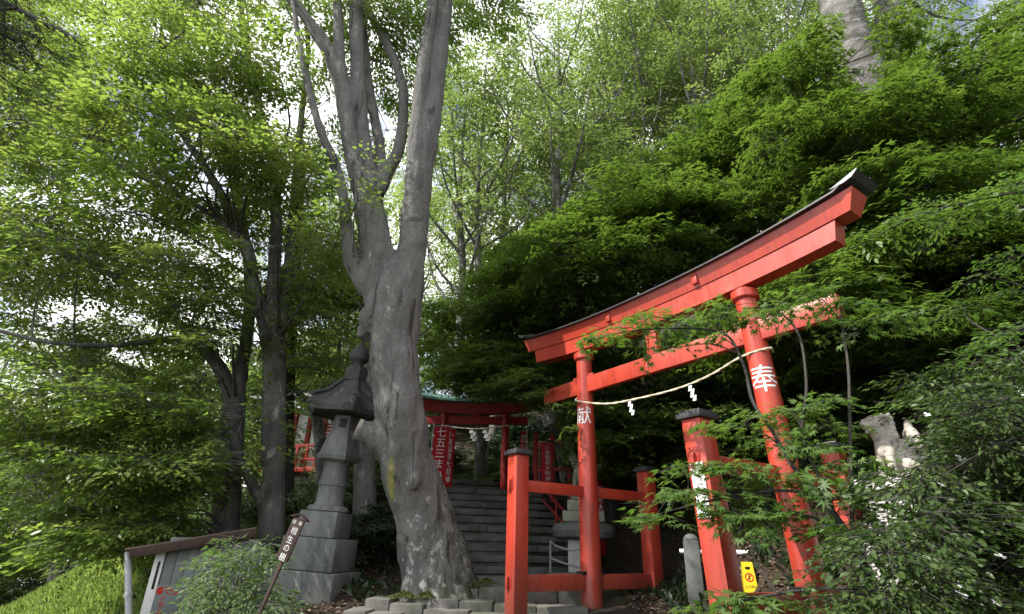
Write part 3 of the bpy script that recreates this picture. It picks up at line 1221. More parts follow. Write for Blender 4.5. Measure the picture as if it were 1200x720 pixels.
# ------------------------------------------------------------------ small torii at the head of the stairs
def small_torii():
    L, Rr = at(516, 566, 18.3), at(591, 570, 18.3)
    base = (L + Rr) / 2
    base[2] = gz(base[0], base[1]) - .1
    rz = math.atan2(Rr[1] - L[1], Rr[0] - L[0]) - R(4)
    a = np.linalg.norm((Rr - L)[:2]) / 2
    root = empty('torii_gate', base, 'smaller dark red torii with green copper roof at top of the stairs', 'torii', rz=rz)
    zt = at(553, 486, 18.3)[2] - base[2]
    V = MAT['old_vermilion']
    for s in (-1, 1):
        mb = MB()
        mb.tube([(s * a, 0, z) for z in np.linspace(-.4, zt, 6)], np.linspace(.145, .125, 6), 24)
        p = mb.build('main_post', V, root)
        mb = MB()
        mb.lathe([(.15, zt - .1), (.165, zt - .09), (.165, zt)], (s * a, 0, 0), 24)
        mb.build('collar', V, p)
    zn = at(553, 493, 18.3)[2] - base[2]
    mb = MB()
    mb.box((0, 0, zn), (a * 2 + 1.5, .12, .27), bev=.008)
    mb.build('tie_beam', V, root)
    mb = MB()
    mb.box((0, 0, zn + .27), (.28, .13, .30), bev=.008)
    mb.build('strut', V, root)
    sag = lambda x: .16 * (abs(x) / 2.0) ** 2.2
    w = a + .85
    mb = MB()
    beam_sweep(-w, w, 25, lambda x: zt + .0 + sag(x), lambda x: zt + .36 + sag(x), .15, .2, mb, slant=.08)
    mb.build('top_beam', V, root, deg=25)
    mb = MB()
    n = 29
    vs, fs = [], []
    for i in range(n):
        x = -w - .25 + 2 * (w + .25) * i / (n - 1)
        z = zt + .365 + sag(x)
        vs += [(x, -.42, z), (x, -.42, z + .07), (x, 0, z + .25), (x, .42, z + .07), (x, .42, z)]
    for i in range(n - 1):
        p, q = 5 * i, 5 * i + 5
        for k in range(5):
            fs.append((p + k, p + (k + 1) % 5, q + (k + 1) % 5, q + k))
    fs += [(0, 1, 2, 3, 4), tuple(5 * (n - 1) + k for k in (4, 3, 2, 1, 0))]
    mb.add(vs, fs)
    mb.build('roof_cap', MAT['copper'], root, deg=20)
    c, s_ = math.cos(rz), math.sin(rz)
    g = lambda x, y, z: base + np.array([c * x - s_ * y, s_ * x + c * y, z])
    rope_thing('shrine_rope', 'thin straw rope with white paper hung across the small dark red torii',
               [g(-a - .1, -.16, zn - .2), g(-a * .4, -.18, zn - .3), g(.1, -.18, zn - .32), g(a * .5, -.18, zn - .28), g(a + .1, -.16, zn - .2)], .02,
               (22, 37), g(0, -.2, zn - .4), np.array([c, s_, 0]), .42, .15)


small_torii()

# ------------------------------------------------------------------ banners
def banner(px_top, px_w, v0, v1, Y, text, label, tsize, group='red cloth banners lining the stairs', yaw=0., tx=0., lean=0., size2=None):
    """px_top: bearing of the pole side; cloth hangs from v0 to v1"""
    p = at(px_top, v1 + 30, Y)
    base = np.array([p[0], p[1], gz(p[0], p[1])])
    zt, zb = at(px_top, v0, Y)[2] - base[2], at(px_top, v1, Y)[2] - base[2]
    w = abs(px_w) * depth(p) / F_PX
    sg = 1 if px_w > 0 else -1
    root = empty('banner', base, label, 'banner', group, rz=yaw)
    mb = MB()
    mb.tube([(0, 0, -.2), (lean * .5, 0, zt * .5), (lean, 0, zt + .12)], .016, 8)
    mb.tube([(lean, 0, zt + .03), (lean + sg * (w + .05), 0, zt + .03)], .012, 6)
    mb.build('pole', MAT['galv'], root)
    mb = MB()
    nx, nz = 9, 26
    vs, fs = [], []
    fold = lambda x, z: .03 * math.sin(x / w * 5 + z * 1.5) + .015 * math.sin(z * 4 + x * 7)
    for j in range(nz):
        for i in range(nx):
            x, z = sg * w * i / (nx - 1), zb + (zt - zb) * j / (nz - 1)
            l = lean * z / zt
            vs.append((x + l + sg * .02, -.02 + fold(x, z), z))
    o = len(vs)
    vs += [(x, y + .004, z) for x, y, z in vs]
    for j in range(nz - 1):
        for i in range(nx - 1):
            q = (j * nx + i, j * nx + i + 1, (j + 1) * nx + i + 1, (j + 1) * nx + i)
            fs.append(q)
            fs.append(tuple(k + o for k in reversed(q)))
    rim = [i for i in range(nx)] + [j * nx + nx - 1 for j in range(1, nz)] + [(nz - 1) * nx + i for i in range(nx - 2, -1, -1)] + [j * nx for j in range(nz - 2, 0, -1)]
    for a_, b_ in zip(rim, rim[1:] + rim[:1]):
        fs.append((b_, a_, a_ + o, b_ + o))
    mb.add(vs, fs)
    cl = mb.build('cloth', MAT['banner'], root)
    H = zt - zb
    V, Fc = text_geo(text, tsize * H, True, 1.02, slices=3)
    pts = []
    for x, y in V:
        xx = sg * w * .5 + x + tx * w
        z = zb + H * .52 + y
        pts.append((xx + lean * z / zt + sg * .02, -.02 + fold(abs(xx) * sg, z) - .010, z))
    lm = MB()
    lm.add(pts, Fc)
    lm.build('lettering', MAT['white'], cl, smooth=False)
    for k in range(5):
        mb = MB()
        z = zb + H * (k + .3) / 5
        mb.box((lean * z / zt + sg * .012, -.018, z), (.05, .03, .05), bev=.006)
        mb.build('tie_loop', MAT['white'], cl)


banner(497, 20, 500, 580, 14.6, '七五三まいり', 'red banner with big white festival lettering beside the great tree trunk', .155, lean=.05, yaw=R(3))
banner(514, 13, 503, 572, 16.2, '小泉稲荷大明神', 'narrow red banner with small white lettering, behind the big lettered banner', .125, yaw=R(-6))
banner(617, -7, 506, 542, 18.2, '稲荷大明神', 'dim red banner strip standing beside the small torii right post', .15, yaw=R(-4))
banner(632, -8, 520, 556, 16.8, '稲荷大明神', 'slim red banner between two others right of the stairs', .15, lean=-.0, yaw=R(20))
banner(651, -16, 519, 569, 15.6, '小泉稲荷大明神', 'wide red banner with white writing right of the stairs, just above the railing', .122, yaw=R(-8))
banner(702, 9, 540, 660, 12.9, '稲荷大明神', 'red banner on a thin pole half hidden behind the big torii left post', .085, yaw=R(5))

# red rail at the head of the stairs
def red_fence():
    P0, P1 = at(628, 560, 15.9), at(668, 556, 15.2)
    z = gz(P0[0], P0[1])
    root = empty('red_fence', (P0[0], P0[1], z), 'low dark red wooden fence beside the upper stairs', 'fence')
    o = np.array([P0[0], P0[1], z])
    top = at(628, 508, 15.9)[2] - z
    mb = MB()
    d = np.append((P1 - P0)[:2], 0)
    for t in (0, .5, 1):
        p = d * t
        mb = MB()
        mb.box((p[0], p[1], top / 2 - .2), (.13, .13, top + .4), bev=.01)
        q = mb.build('fence_post', MAT['old_vermilion'], root)
        mb = MB()
        mb.box((p[0], p[1], top + .03), (.22, .22, .06), bev=.01)
        mb.build('post_cap', MAT['cap'], q)
    for zz in (top * .82, top * .42):
        mb = MB()
        mb.box((d[0] / 2, d[1] / 2, zz), (np.linalg.norm(d), .07, .10), rz=math.atan2(d[1], d[0]), bev=.006)
        mb.build('rail', MAT['old_vermilion'], root)


red_fence()

# pipe handrail at the right edge of the stairs
def pipe_thing(name, label, cat, paths, r, mat, part='rail'):
    b = np.array(paths[0][0])
    root = empty(name, b, label, cat)
    for p in paths:
        mb = MB()
        q = catmull(np.array(p) - b, max(3, len(p) * 4)) if len(p) > 2 else np.array(p) - b
        mb.tube(q, r, 10)
        mb.build(part if np.ptp(np.array(p)[:, 2]) < .5 else 'upright', MAT[mat], root)
    return root


def stair_rail():
    a0, a1 = at(645, 676, 11.4), at(645, 634, 11.4)
    b0, b1 = at(690, 690, 11.2), at(688, 641, 11.2)
    c0, c1 = at(655, 607, 14.6), at(641, 578, 15.8)
    pipe_thing('handrail', 'thin pinkish pipe handrail beside the round stone slab', 'handrail',
               [[a0, a1], [a1, at(652, 640, 11.4), at(670, 645, 11.3), b1], [at(645, 654, 11.4), at(660, 660, 11.3), at(688, 668, 11.2)], [b0, b1]], .02, 'tip')
    d0 = at(657, 612, 13.2)
    pipe_thing('handrail', 'slanting dark red handrail up the right side of the stairs', 'handrail',
               [[at(668, 606, 13.0), at(636, 572, 15.2)], [at(668, 622, 13.0), at(636, 586, 15.2)], [at(652, 640, 13.9), at(652, 586, 13.9)]], .03, 'old_vermilion')


stair_rail()

def barrier():
    P0, P1 = at(797, 646, 9.6), at(925, 649, 8.6)
    z0 = gz(P0[0], P0[1])
    root = empty('pipe_barrier', (P0[0], P0[1], z0), 'white horizontal pipe rail behind the right torii posts', 'barrier')
    o = np.array([P0[0], P0[1], z0])
    mb = MB()
    mb.tube([P0 - o, P1 - o], .035, 14)
    mb.build('rail', MAT['white'], root)
    for t in (.62, .99):
        p = P0 + (P1 - P0) * t - o
        mb = MB()
        mb.tube([p, p - np.array([0, 0, 1.4])], .028, 10)
        mb.build('upright', MAT['galv'], root)
    # stone post that carries the left end
    c = at(813, 665, 9.5)
    root = empty('stone_post', (c[0], c[1], gz(c[0], c[1])), 'rough grey square stone post carrying the white pipe rail', 'stone post', rz=R(-20))
    top = at(812, 633, 9.5)[2] - gz(c[0], c[1])
    mb = MB()
    mb.box((0, 0, top / 2 - .3), (.27, .27, top + .6), taper=.92, bev=.03)
    mb.lathe([(.12, top - .02), (.12, top + .02), (.07, top + .08), (.01, top + .1)], seg=16)
    mb.build('shaft', MAT['stone'], root)


barrier()

def yellow_sign():
    b = at(881, 703, 8.33)
    base = np.array([b[0], b[1], gz(b[0], b[1]) - .01])
    root = empty('warning_board', base, 'yellow folding warning board with red ring standing between the right torii posts', 'warning sign', rz=R(-12))
    root.scale = (.86, .86, .86)
    H = .45
    for k in (-1, 1):
        mb = MB()
        M_ = Matrix.Translation((0, k * .10, 0)) @ Matrix.Rotation(k * R(11), 4, 'X')
        w0, w1, t = .215, .165, .012
        # panel with a hand hole
        hx, hz0, hz1 = .04, H - .115, H - .07
        wz = lambda z: (w0 + (w1 - w0) * z / H) / 2
        strips = []
        def quad(x0a, x1a, z0, x0b, x1b, z1):
            vs = [(x0a, -t / 2, z0), (x1a, -t / 2, z0), (x1b, -t / 2, z1), (x0b, -t / 2, z1)]
            vs += [(x, t / 2, z) for x, _, z in vs]
            fs = [(0, 1, 2, 3), (7, 6, 5, 4), (0, 4, 5, 1), (1, 5, 6, 2), (2, 6, 7, 3), (3, 7, 4, 0)]
            mb.add([M_ @ Vector(q) for q in vs], fs)
        quad(-wz(0), wz(0), 0, -wz(hz0), wz(hz0), hz0)
        quad(-wz(hz0), -hx, hz0, -wz(hz1), -hx, hz1)
        quad(hx, wz(hz0), hz0, hx, wz(hz1), hz1)
        quad(-wz(hz1), wz(hz1), hz1, -wz(H), wz(H), H)
        pn = mb.build('panel', MAT['yellow'], root, smooth=False)
        if k < 0:
            f = lambda x, z: tuple(M_ @ Vector((x, -t / 2 - .002, z)))
            g = MB()
            n = 32
            vs = []
            for i in range(n):
                a = 2 * math.pi * i / n
                for r in (.050, .068):
                    vs.append(f(r * math.cos(a), .22 + r * math.sin(a)))
            g.add(vs, [(2 * i, 2 * i + 1, (2 * i + 3) % (2 * n), (2 * i + 2) % (2 * n)) for i in range(n)])
            c, s_ = .707, .707
            g.add([f(x * c - z * s_, .22 + x * s_ + z * c) for x, z in ((-.058, -.007), (.058, -.007), (.058, .007), (-.058, .007))], [(0, 1, 2, 3)])
            g.build('red_ring', MAT['sign_red'], pn, smooth=False)
            f2 = lambda x, z: tuple(M_ @ Vector((x, -t / 2 - .003, z)))
            letters('lettering', [('立入禁止', .046, 0, .085, False)], MAT['black'], pn, f2)
            g = MB()
            fig = [(0, .252, .011), (0, .222, .015), (.0, .195, .012)]
            for x, z, r in fig:
                g.add([f(x + r * math.cos(a), z + r * 1.3 * math.sin(a)) for a in np.linspace(0, 2 * math.pi, 14)[:-1]], [tuple(range(13))])
            g.v = [(p[0], p[1] + .001, p[2]) for p in g.v]
            g.build('figure_symbol', MAT['black'], pn, smooth=False)


yellow_sign()

# ------------------------------------------------------------------ guardian statues
def ellip(mb, c, r, M=None, seg=14):
    bm = bmesh.new()
    bmesh.ops.create_icosphere(bm, subdivisions=3, radius=1)
    for v in bm.verts:
        v.co = Vector((v.co.x * r[0], v.co.y * r[1], v.co.z * r[2]))
        if M is not None:
            v.co = M @ v.co
        v.co += Vector(c)
    bm.verts.index_update()
    mb.add([v.co for v in bm.verts], [[v.index for v in f.verts] for f in bm.faces])
    bm.free()


def guardian(loc, rz, sc, label, mat):
    """seated lion dog, faces +x"""
    root = empty('guardian_statue', loc, label, 'statue', rz=rz)
    root.scale = (sc, sc, sc)
    mb = MB()
    RY = lambda d: Matrix.Rotation(R(d), 3, 'Y')
    ellip(mb, (-.20, 0, .20), (.21, .20, .20))                       # haunches
    ellip(mb, (-.08, 0, .36), (.20, .165, .27), RY(-28))             # trunk
    ellip(mb, (.10, 0, .50), (.155, .17, .22), RY(-10))              # chest
    for s in (-1, 1):
        ellip(mb, (-.14, s * .165, .17), (.19, .085, .15), RY(-18))  # thigh
        ellip(mb, (.0, s * .19, .045), (.13, .06, .045))             # hind foot
        mb.tube([(.12, s * .10, .48), (.17, s * .11, .28), (.18, s * .115, .05)], [.085, .062, .055], 12)
        ellip(mb, (.215, s * .115, .045), (.085, .065, .045))        # fore paw
        for k in range(3):
            ellip(mb, (.285, s * .115 + (k - 1) * .037, .035), (.03, .02, .03))
    mb.tube([(.06, 0, .52), (.12, 0, .66), (.17, 0, .76)], [.17, .15, .14], 14)   # neck
    ellip(mb, (.20, 0, .83), (.155, .14, .135))                      # skull
    ellip(mb, (.315, 0, .80), (.10, .105, .062), RY(8))              # upper muzzle
    ellip(mb, (.29, 0, .722), (.085, .085, .034), RY(20))            # lower jaw
    ellip(mb, (.405, 0, .825), (.03, .05, .028))                     # nose
    for s in (-1, 1):
        ellip(mb, (.30, s * .075, .89), (.05, .045, .03))            # brow
        ellip(mb, (.335, s * .062, .865), (.022, .02, .018))         # eye
        ellip(mb, (.16, s * .135, .93), (.06, .03, .04), RY(30))     # ear
        for i in range(7):                                           # mane curls
            a = R(35 + 26 * i)
            ellip(mb, (.10 - .05 * math.sin(a), s * (.135 + .03 * math.sin(a)), .80 + .16 * math.cos(a)), (.05, .04, .05))
            ellip(mb, (.04, s * (.05 + .02 * i), .92 - .05 * i), (.05, .04, .05))
    for z, w in ((.95, .05), (.88, .06), (.80, .06), (.70, .06), (.62, .05)):
        ellip(mb, (.03 - .05 * (.95 - z), 0, z), (.055, .08, w))
    # flame shaped upright tail
    for y, h in ((-.07, .30), (0, .42), (.07, .30)):
        mb.tube(catmull([(-.33, y * .4, .24), (-.40, y, .40), (-.36, y * 1.3, .50), (-.33, y, .42 + h), (-.35, y * .6, .50 + h)], 14), np.r_[np.linspace(.05, .085, 8), np.linspace(.08, .012, 6)], 10)
    b = remeshed(mb, 'body', .011, MAT[mat], root, 1)
    return root


def pedestal_right():
    p = at(1057, 563, 6.9)
    g = gz(p[0], p[1])
    root = empty('statue_pedestal', (p[0], p[1], g), 'tall pale stone pedestal under the right guardian statue, behind flowering shrub', 'pedestal', rz=R(-50))
    top = p[2] - g
    for z0, z1, w in ((-.5, top * .16, 1.10), (top * .16 + .002, top * .30, .92), (top * .30 + .002, top - .16, .66), (top - .158, top - .002, .86)):
        mb = MB()
        mb.box((0, 0, (z0 + z1) / 2), (w, w, z1 - z0), bev=.02)
        mb.build('pedestal_block', MAT['pale_stone'], root)
    guardian((p[0], p[1], p[2]), math.pi + R(2), .84, 'pale stone seated lion dog statue rising out of the shrubs at right', 'statue_stone')


pedestal_right()


def pedestal_left():
    p = at(684, 622, 11.8)
    g = gz(p[0], p[1]) - .1
    root = empty('statue_pedestal', (p[0], p[1], g), 'mossy stone pedestal with thick round slab behind the big torii left post', 'pedestal', rz=R(-15))
    def z(v):
        return at(684, v, 11.8)[2] - g
    mb = MB()
    mb.box((0, 0, z(633) / 2 - .2), (.58, .58, z(633) + .4), bev=.02)
    mb.build('pedestal_shaft', MAT['pale_stone'], root)
    mb = MB()
    a, b = z(633), z(613)
    h = b - a
    mb.lathe([(.50, a + .002), (.62, a + h * .15), (.66, a + h * .5), (.62, a + h * .85), (.50, b)], seg=40)
    mb.build('round_slab', MAT['stone'], root)
    for v0, v1, w in ((612.8, 600, .84), (599.8, 587, .64), (586.8, 577, .50)):
        mb = MB()
        mb.box((0, 0, (z(v0) + z(v1)) / 2), (w, w, z(v1) - z(v0) - .003), bev=.03, rz=R(8))
        mb.build('pedestal_tier', MAT['lichen_stone'], root)
    guardian((p[0], p[1], g + z(576.8)), math.pi + R(35), .78, 'weathered seated statue half hidden by the big torii left post', 'lichen_stone')


pedestal_left()

# ------------------------------------------------------------------ shed and its drain pipe
def shed():
    z_r = at(186, 644, 9.2)[2]
    a = at(176, 680, 9.2)
    b = at(300, 660, 9.9)
    gl = min(gz(a[0], a[1]), gz(b[0], b[1])) - .4
    o = np.array([a[0], a[1], gl])
    d = np.append((b - a)[:2], 0)
    L = np.linalg.norm(d)
    rz = math.atan2(d[1], d[0])
    root = empty('shed', o, 'small grey green panel shed with brown lean-to roof behind a leafy bush', 'shed', rz=rz)
    H = z_r - gl
    mb = MB()
    n = 9
    depth_ = 1.5
    for i in range(n):
        x0, x1 = .13 + (L - .13) * i / n, .13 + (L - .13) * (i + 1) / n
        mb.box(((x0 + x1) / 2, 0, H * .5 + .08), (x1 - x0 - .006, .03, H - .0 + .2), bev=.004)
    mb.box((L / 2 + .05, .03, H / 2), (L, .02, H), bev=0)
    mb.box((.1, depth_ / 2, H / 2), (.03, depth_ - .06, H), bev=.003)
    mb.box((L, depth_ / 2, H / 2), (.03, depth_ - .06, H), bev=.003)
    mb.box((L / 2, depth_, H / 2), (L, .03, H), bev=.003)
    mb.build('wall', MAT['panel'], root)
    mb = MB()
    mb.box((.05, -.012, H / 2 - .0), (.13, .07, H - .02), bev=.005)
    tr = mb.build('corner_trim', MAT['white'], root)
    mb = MB()
    mb.box((.06, -.050, H - .36), (.035, .012, .38), bev=.003)
    mb.build('slot', MAT['black'], tr)
    e0, e1 = at(148, 644, 9.0) - o, at(300, 619, 9.8) - o
    Rm = np.array([[math.cos(-rz), -math.sin(-rz), 0], [math.sin(-rz), math.cos(-rz), 0], [0, 0, 1]])
    e0, e1 = Rm @ e0, Rm @ e1
    mb = MB()
    ax = e1 - e0
    t = math.atan2(ax[2], ax[0])
    M_ = Matrix.Translation(tuple((e0 + e1) / 2 + np.array([0, .72, .0]))) @ Matrix.Rotation(-t, 4, 'Y')
    LL = math.hypot(ax[0], ax[2])
    mb.box((0, 0, 0), (LL, 1.9, .03), bev=.004, M=M_)
    rf = mb.build('roof', MAT['rust_roof'], root)
    mb = MB()
    mb.box((.02, -.93, -.075), (LL - .08, .03, .115), bev=.004, M=M_)
    mb.build('fascia', MAT['brown_wood'], rf)
    p = MB()
    q0 = Rm @ (at(150, 647, 8.95) - o)
    q1 = Rm @ (at(151, 740, 8.95) - o)
    p.tube([q0, q1], .045, 12)
    p.lathe([(.055, -.03), (.055, .03)], tuple(q0 * .45 + q1 * .55), 12)
    p.build('drain_pipe', MAT['galv'], root)
    # red printed notice on the wall
    c = Rm @ (at(194, 708, 9.25) - o)
    root2 = empty('wall_notice', o + np.linalg.inv(Rm) @ np.array([c[0], -.03, c[2]]), 'small weathered notice with red print fixed to the shed wall', 'notice', rz=rz)
    mb = MB()
    mb.box((0, 0, 0), (.36, .012, .50), bev=.003)
    bd = mb.build('board', MAT['panel'], root2)
    g = MB()
    f = lambda x, z: (x, -.009, z)
    g.add([f(-.12 + .045 * math.cos(a_), .17 + .05 * math.sin(a_)) for a_ in np.linspace(0, 2 * math.pi, 16)[:-1]], [tuple(range(15))])
    for c0, r0, a0, a1 in (((-.07, .16), .10, .2, 2.7), ((.06, .18), .09, 3.0, 5.9), ((-.02, .10), .13, .3, 1.6)):
        t_ = np.linspace(a0, a1, 14)
        vs = []
        for q in t_:
            for r_ in (r0, r0 + .018):
                vs.append(f(c0[0] + r_ * math.cos(q), c0[1] + r_ * .6 * math.sin(q)))
        g.add(vs, [(2 * i, 2 * i + 1, 2 * i + 3, 2 * i + 2) for i in range(13)])
    g.v = [(x, y - .0006 * (i % 5), z) for i, (x, y, z) in enumerate(g.v)]
    g.build('red_emblem', MAT['sign_red'], bd, smooth=False)
    letters('lettering', [('火気厳禁', .085, -.06, -.06, True)], MAT['sign_red'], bd, f)


shed()

# ------------------------------------------------------------------ shrine hall glimpsed behind the lantern
def hall():
    Y = 26.
    a, b = at(330, 560, Y), at(425, 545, Y - 1)
    z0 = at(345, 552, Y)[2]
    g = gz(a[0], a[1]) - .5
    o = np.array([a[0], a[1], g])
    d = np.append((b - a)[:2], 0)
    L = np.linalg.norm(d)
    rz = math.atan2(d[1], d[0])
    root = empty('shrine_hall', o, 'red and white shrine hall with balustrade glimpsed behind the stone lantern', 'shrine building', rz=rz)
    zf = z0 - g
    zr = at(375, 478, Y)[2] - g
    mb = MB()
    mb.box((L / 2, 1.8, (zf + zr) / 2), (L, 3, zr - zf), bev=.02)
    mb.box((L / 2, 1.8, zf / 2), (L - .6, 2.6, zf), bev=.02)
    w = mb.build('wall', MAT['shrine_wall'], root)
    for i in range(6):
        mb = MB()
        mb.box((L * i / 5, .27, (zf + zr) / 2), (.2, .2, zr - zf), bev=.02)
        mb.build('pillar', MAT['old_vermilion'], root)
    mb = MB()
    for k in range(9):
        mb.box((L * .56, .26, zf + .9 + .16 * k), (L * .32, .05, .07), bev=.01)
    mb.build('lattice', MAT['old_vermilion'], root)
    mb = MB()
    mb.box((L / 2, 0, zf - .1), (L + 1.6, 2.2, .2), bev=.02)
    mb.build('veranda', MAT['old_vermilion'], root)
    for zz in (.35, .95):
        mb = MB()
        mb.box((L / 2, -1.0, zf + zz), (L + 1.5, .1, .1), bev=.01)
        mb.build('balustrade_rail', MAT['old_vermilion'], root)
    for i in range(12):
        mb = MB()
        mb.box((-.7 + (L + 1.4) * i / 11, -1.0, zf + .5), (.1, .1, 1.05), bev=.01)
        mb.build('balustrade_post', MAT['old_vermilion'], root)
    mb = MB()
    n = 15
    vs, fs = [], []
    for i in range(n):
        t = i / (n - 1)
        y = -1.6 + 3.4 * t
        z = zr + .05 + 1.5 * t ** 1.5
        vs += [(-1.4, y, z), (L + 1.4, y, z), (L + 1.4, y, z + .14), (-1.4, y, z + .14)]
    for i in range(n - 1):
        p, q = 4 * i, 4 * i + 4
        for k in range(4):
            fs.append((p + k, p + (k + 1) % 4, q + (k + 1) % 4, q + k))
    fs += [(3, 2, 1, 0), tuple(4 * (n - 1) + k for k in range(4))]
    mb.add(vs, fs)
    mb.build('roof', MAT['tip'], root)


hall()

# ------------------------------------------------------------------ vegetation
CLEAR += [
    ([(430, 720), (428, 500), (408, 340), (402, 250), (500, 240), (500, 330), (505, 480), (540, 600), (570, 720)], 9.4),
    ([(400, 235), (392, 40), (425, 0), (425, 90), (430, 235)], 9.0), ([(470, 240), (490, 110), (500, -40), (530, -40), (512, 120), (498, 240)], 9.1),
    ([(612, 392), (770, 330), (770, 450), (640, 482)], 9.8), ([(760, 335), (890, 255), (890, 425), (760, 452)], 7.9), ([(880, 262), (1000, 190), (1035, 195), (1032, 262), (988, 385), (880, 425)], 6.5),
    ([(284, 240), (345, 240), (345, 460), (304, 460)], 11.4), ([(200, 150), (235, 150), (300, 260), (300, 300), (240, 240)], 10.8), ([(238, 400), (300, 380), (292, 545), (262, 545)], 11.8), ([(960, -40), (1018, -40), (1036, 112), (1002, 115)], 10.6),
    ([(582, 520), (780, 535), (790, 720), (580, 720)], 10.6), ([(670, 405), (702, 405), (716, 720), (676, 720)], 9.6),
    ([(500, 500), (540, 470), (660, 480), (690, 720), (500, 720)], 18.8), ([(494, 458), (618, 466), (618, 505), (494, 510)], 19),
    ([(655, 410), (870, 400), (905, 720), (800, 720), (790, 480), (690, 480)], 7.6),
    ([(345, 720), (352, 600), (352, 400), (436, 400), (432, 720)], 10.3), ([(295, 720), (328, 600), (365, 600), (345, 720)], 7.2),
    ([(140, 636), (225, 618), (222, 720), (140, 720)], 9.3),
    ([(-40, 740), (-20, 722), (60, 690), (130, 652), (150, 652), (150, 740)], 15),
    ([(1008, 474), (1080, 478), (1078, 556), (1012, 552)], 6.6),
    ([(300, 460), (336, 460), (336, 600), (300, 600)], 11.7), ([(250, 545), (290, 545), (285, 625), (245, 625)], 11.7),
    ([(622, -60), (668, -60), (662, 30), (640, 75), (620, 30)], 90), ([(655, 165), (695, 165), (690, 222), (660, 225)], 90),
    ([(352, 486), (400, 480), (402, 545), (342, 556)], 25),
]

def auto_limbs(B, pads, k=5, r0=.14, rise=.35, wob=.25):
    """a trunk from B that divides towards k of the pads"""
    B = np.array(B, float)
    C = np.array([p[0] for p in pads])
    top = B + (C.mean(0) - B) * np.array([.25, .25, rise]) + np.array([0, 0, .3])
    limbs = [([B - np.array([0, 0, .5]), B + np.array([0, 0, .2]), (B + top) / 2 + rng.normal(0, .08, 3), top], [r0 * 1.25, r0, r0 * .85, r0 * .7])]
    idx = [int(np.argmax(np.linalg.norm(C - top, axis=1)))]
    while len(idx) < min(k, len(C)):
        dmin = np.min(np.linalg.norm(C[:, None] - C[idx][None], axis=2), axis=1)
        idx.append(int(np.argmax(dmin)))
    for i in idx:
        e = C[i]
        L = np.linalg.norm(e - top)
        m1 = top + (e - top) * .35 + np.array([0, 0, .12 * L]) + rng.normal(0, wob * .2 * L / 2, 3)
        m2 = top + (e - top) * .7 + np.array([0, 0, .13 * L]) + rng.normal(0, wob * .2 * L / 2, 3)
        limbs.append(([top, m1, m2, e], [r0 * .62, r0 * .42, r0 * .25, r0 * .1]))
    return limbs


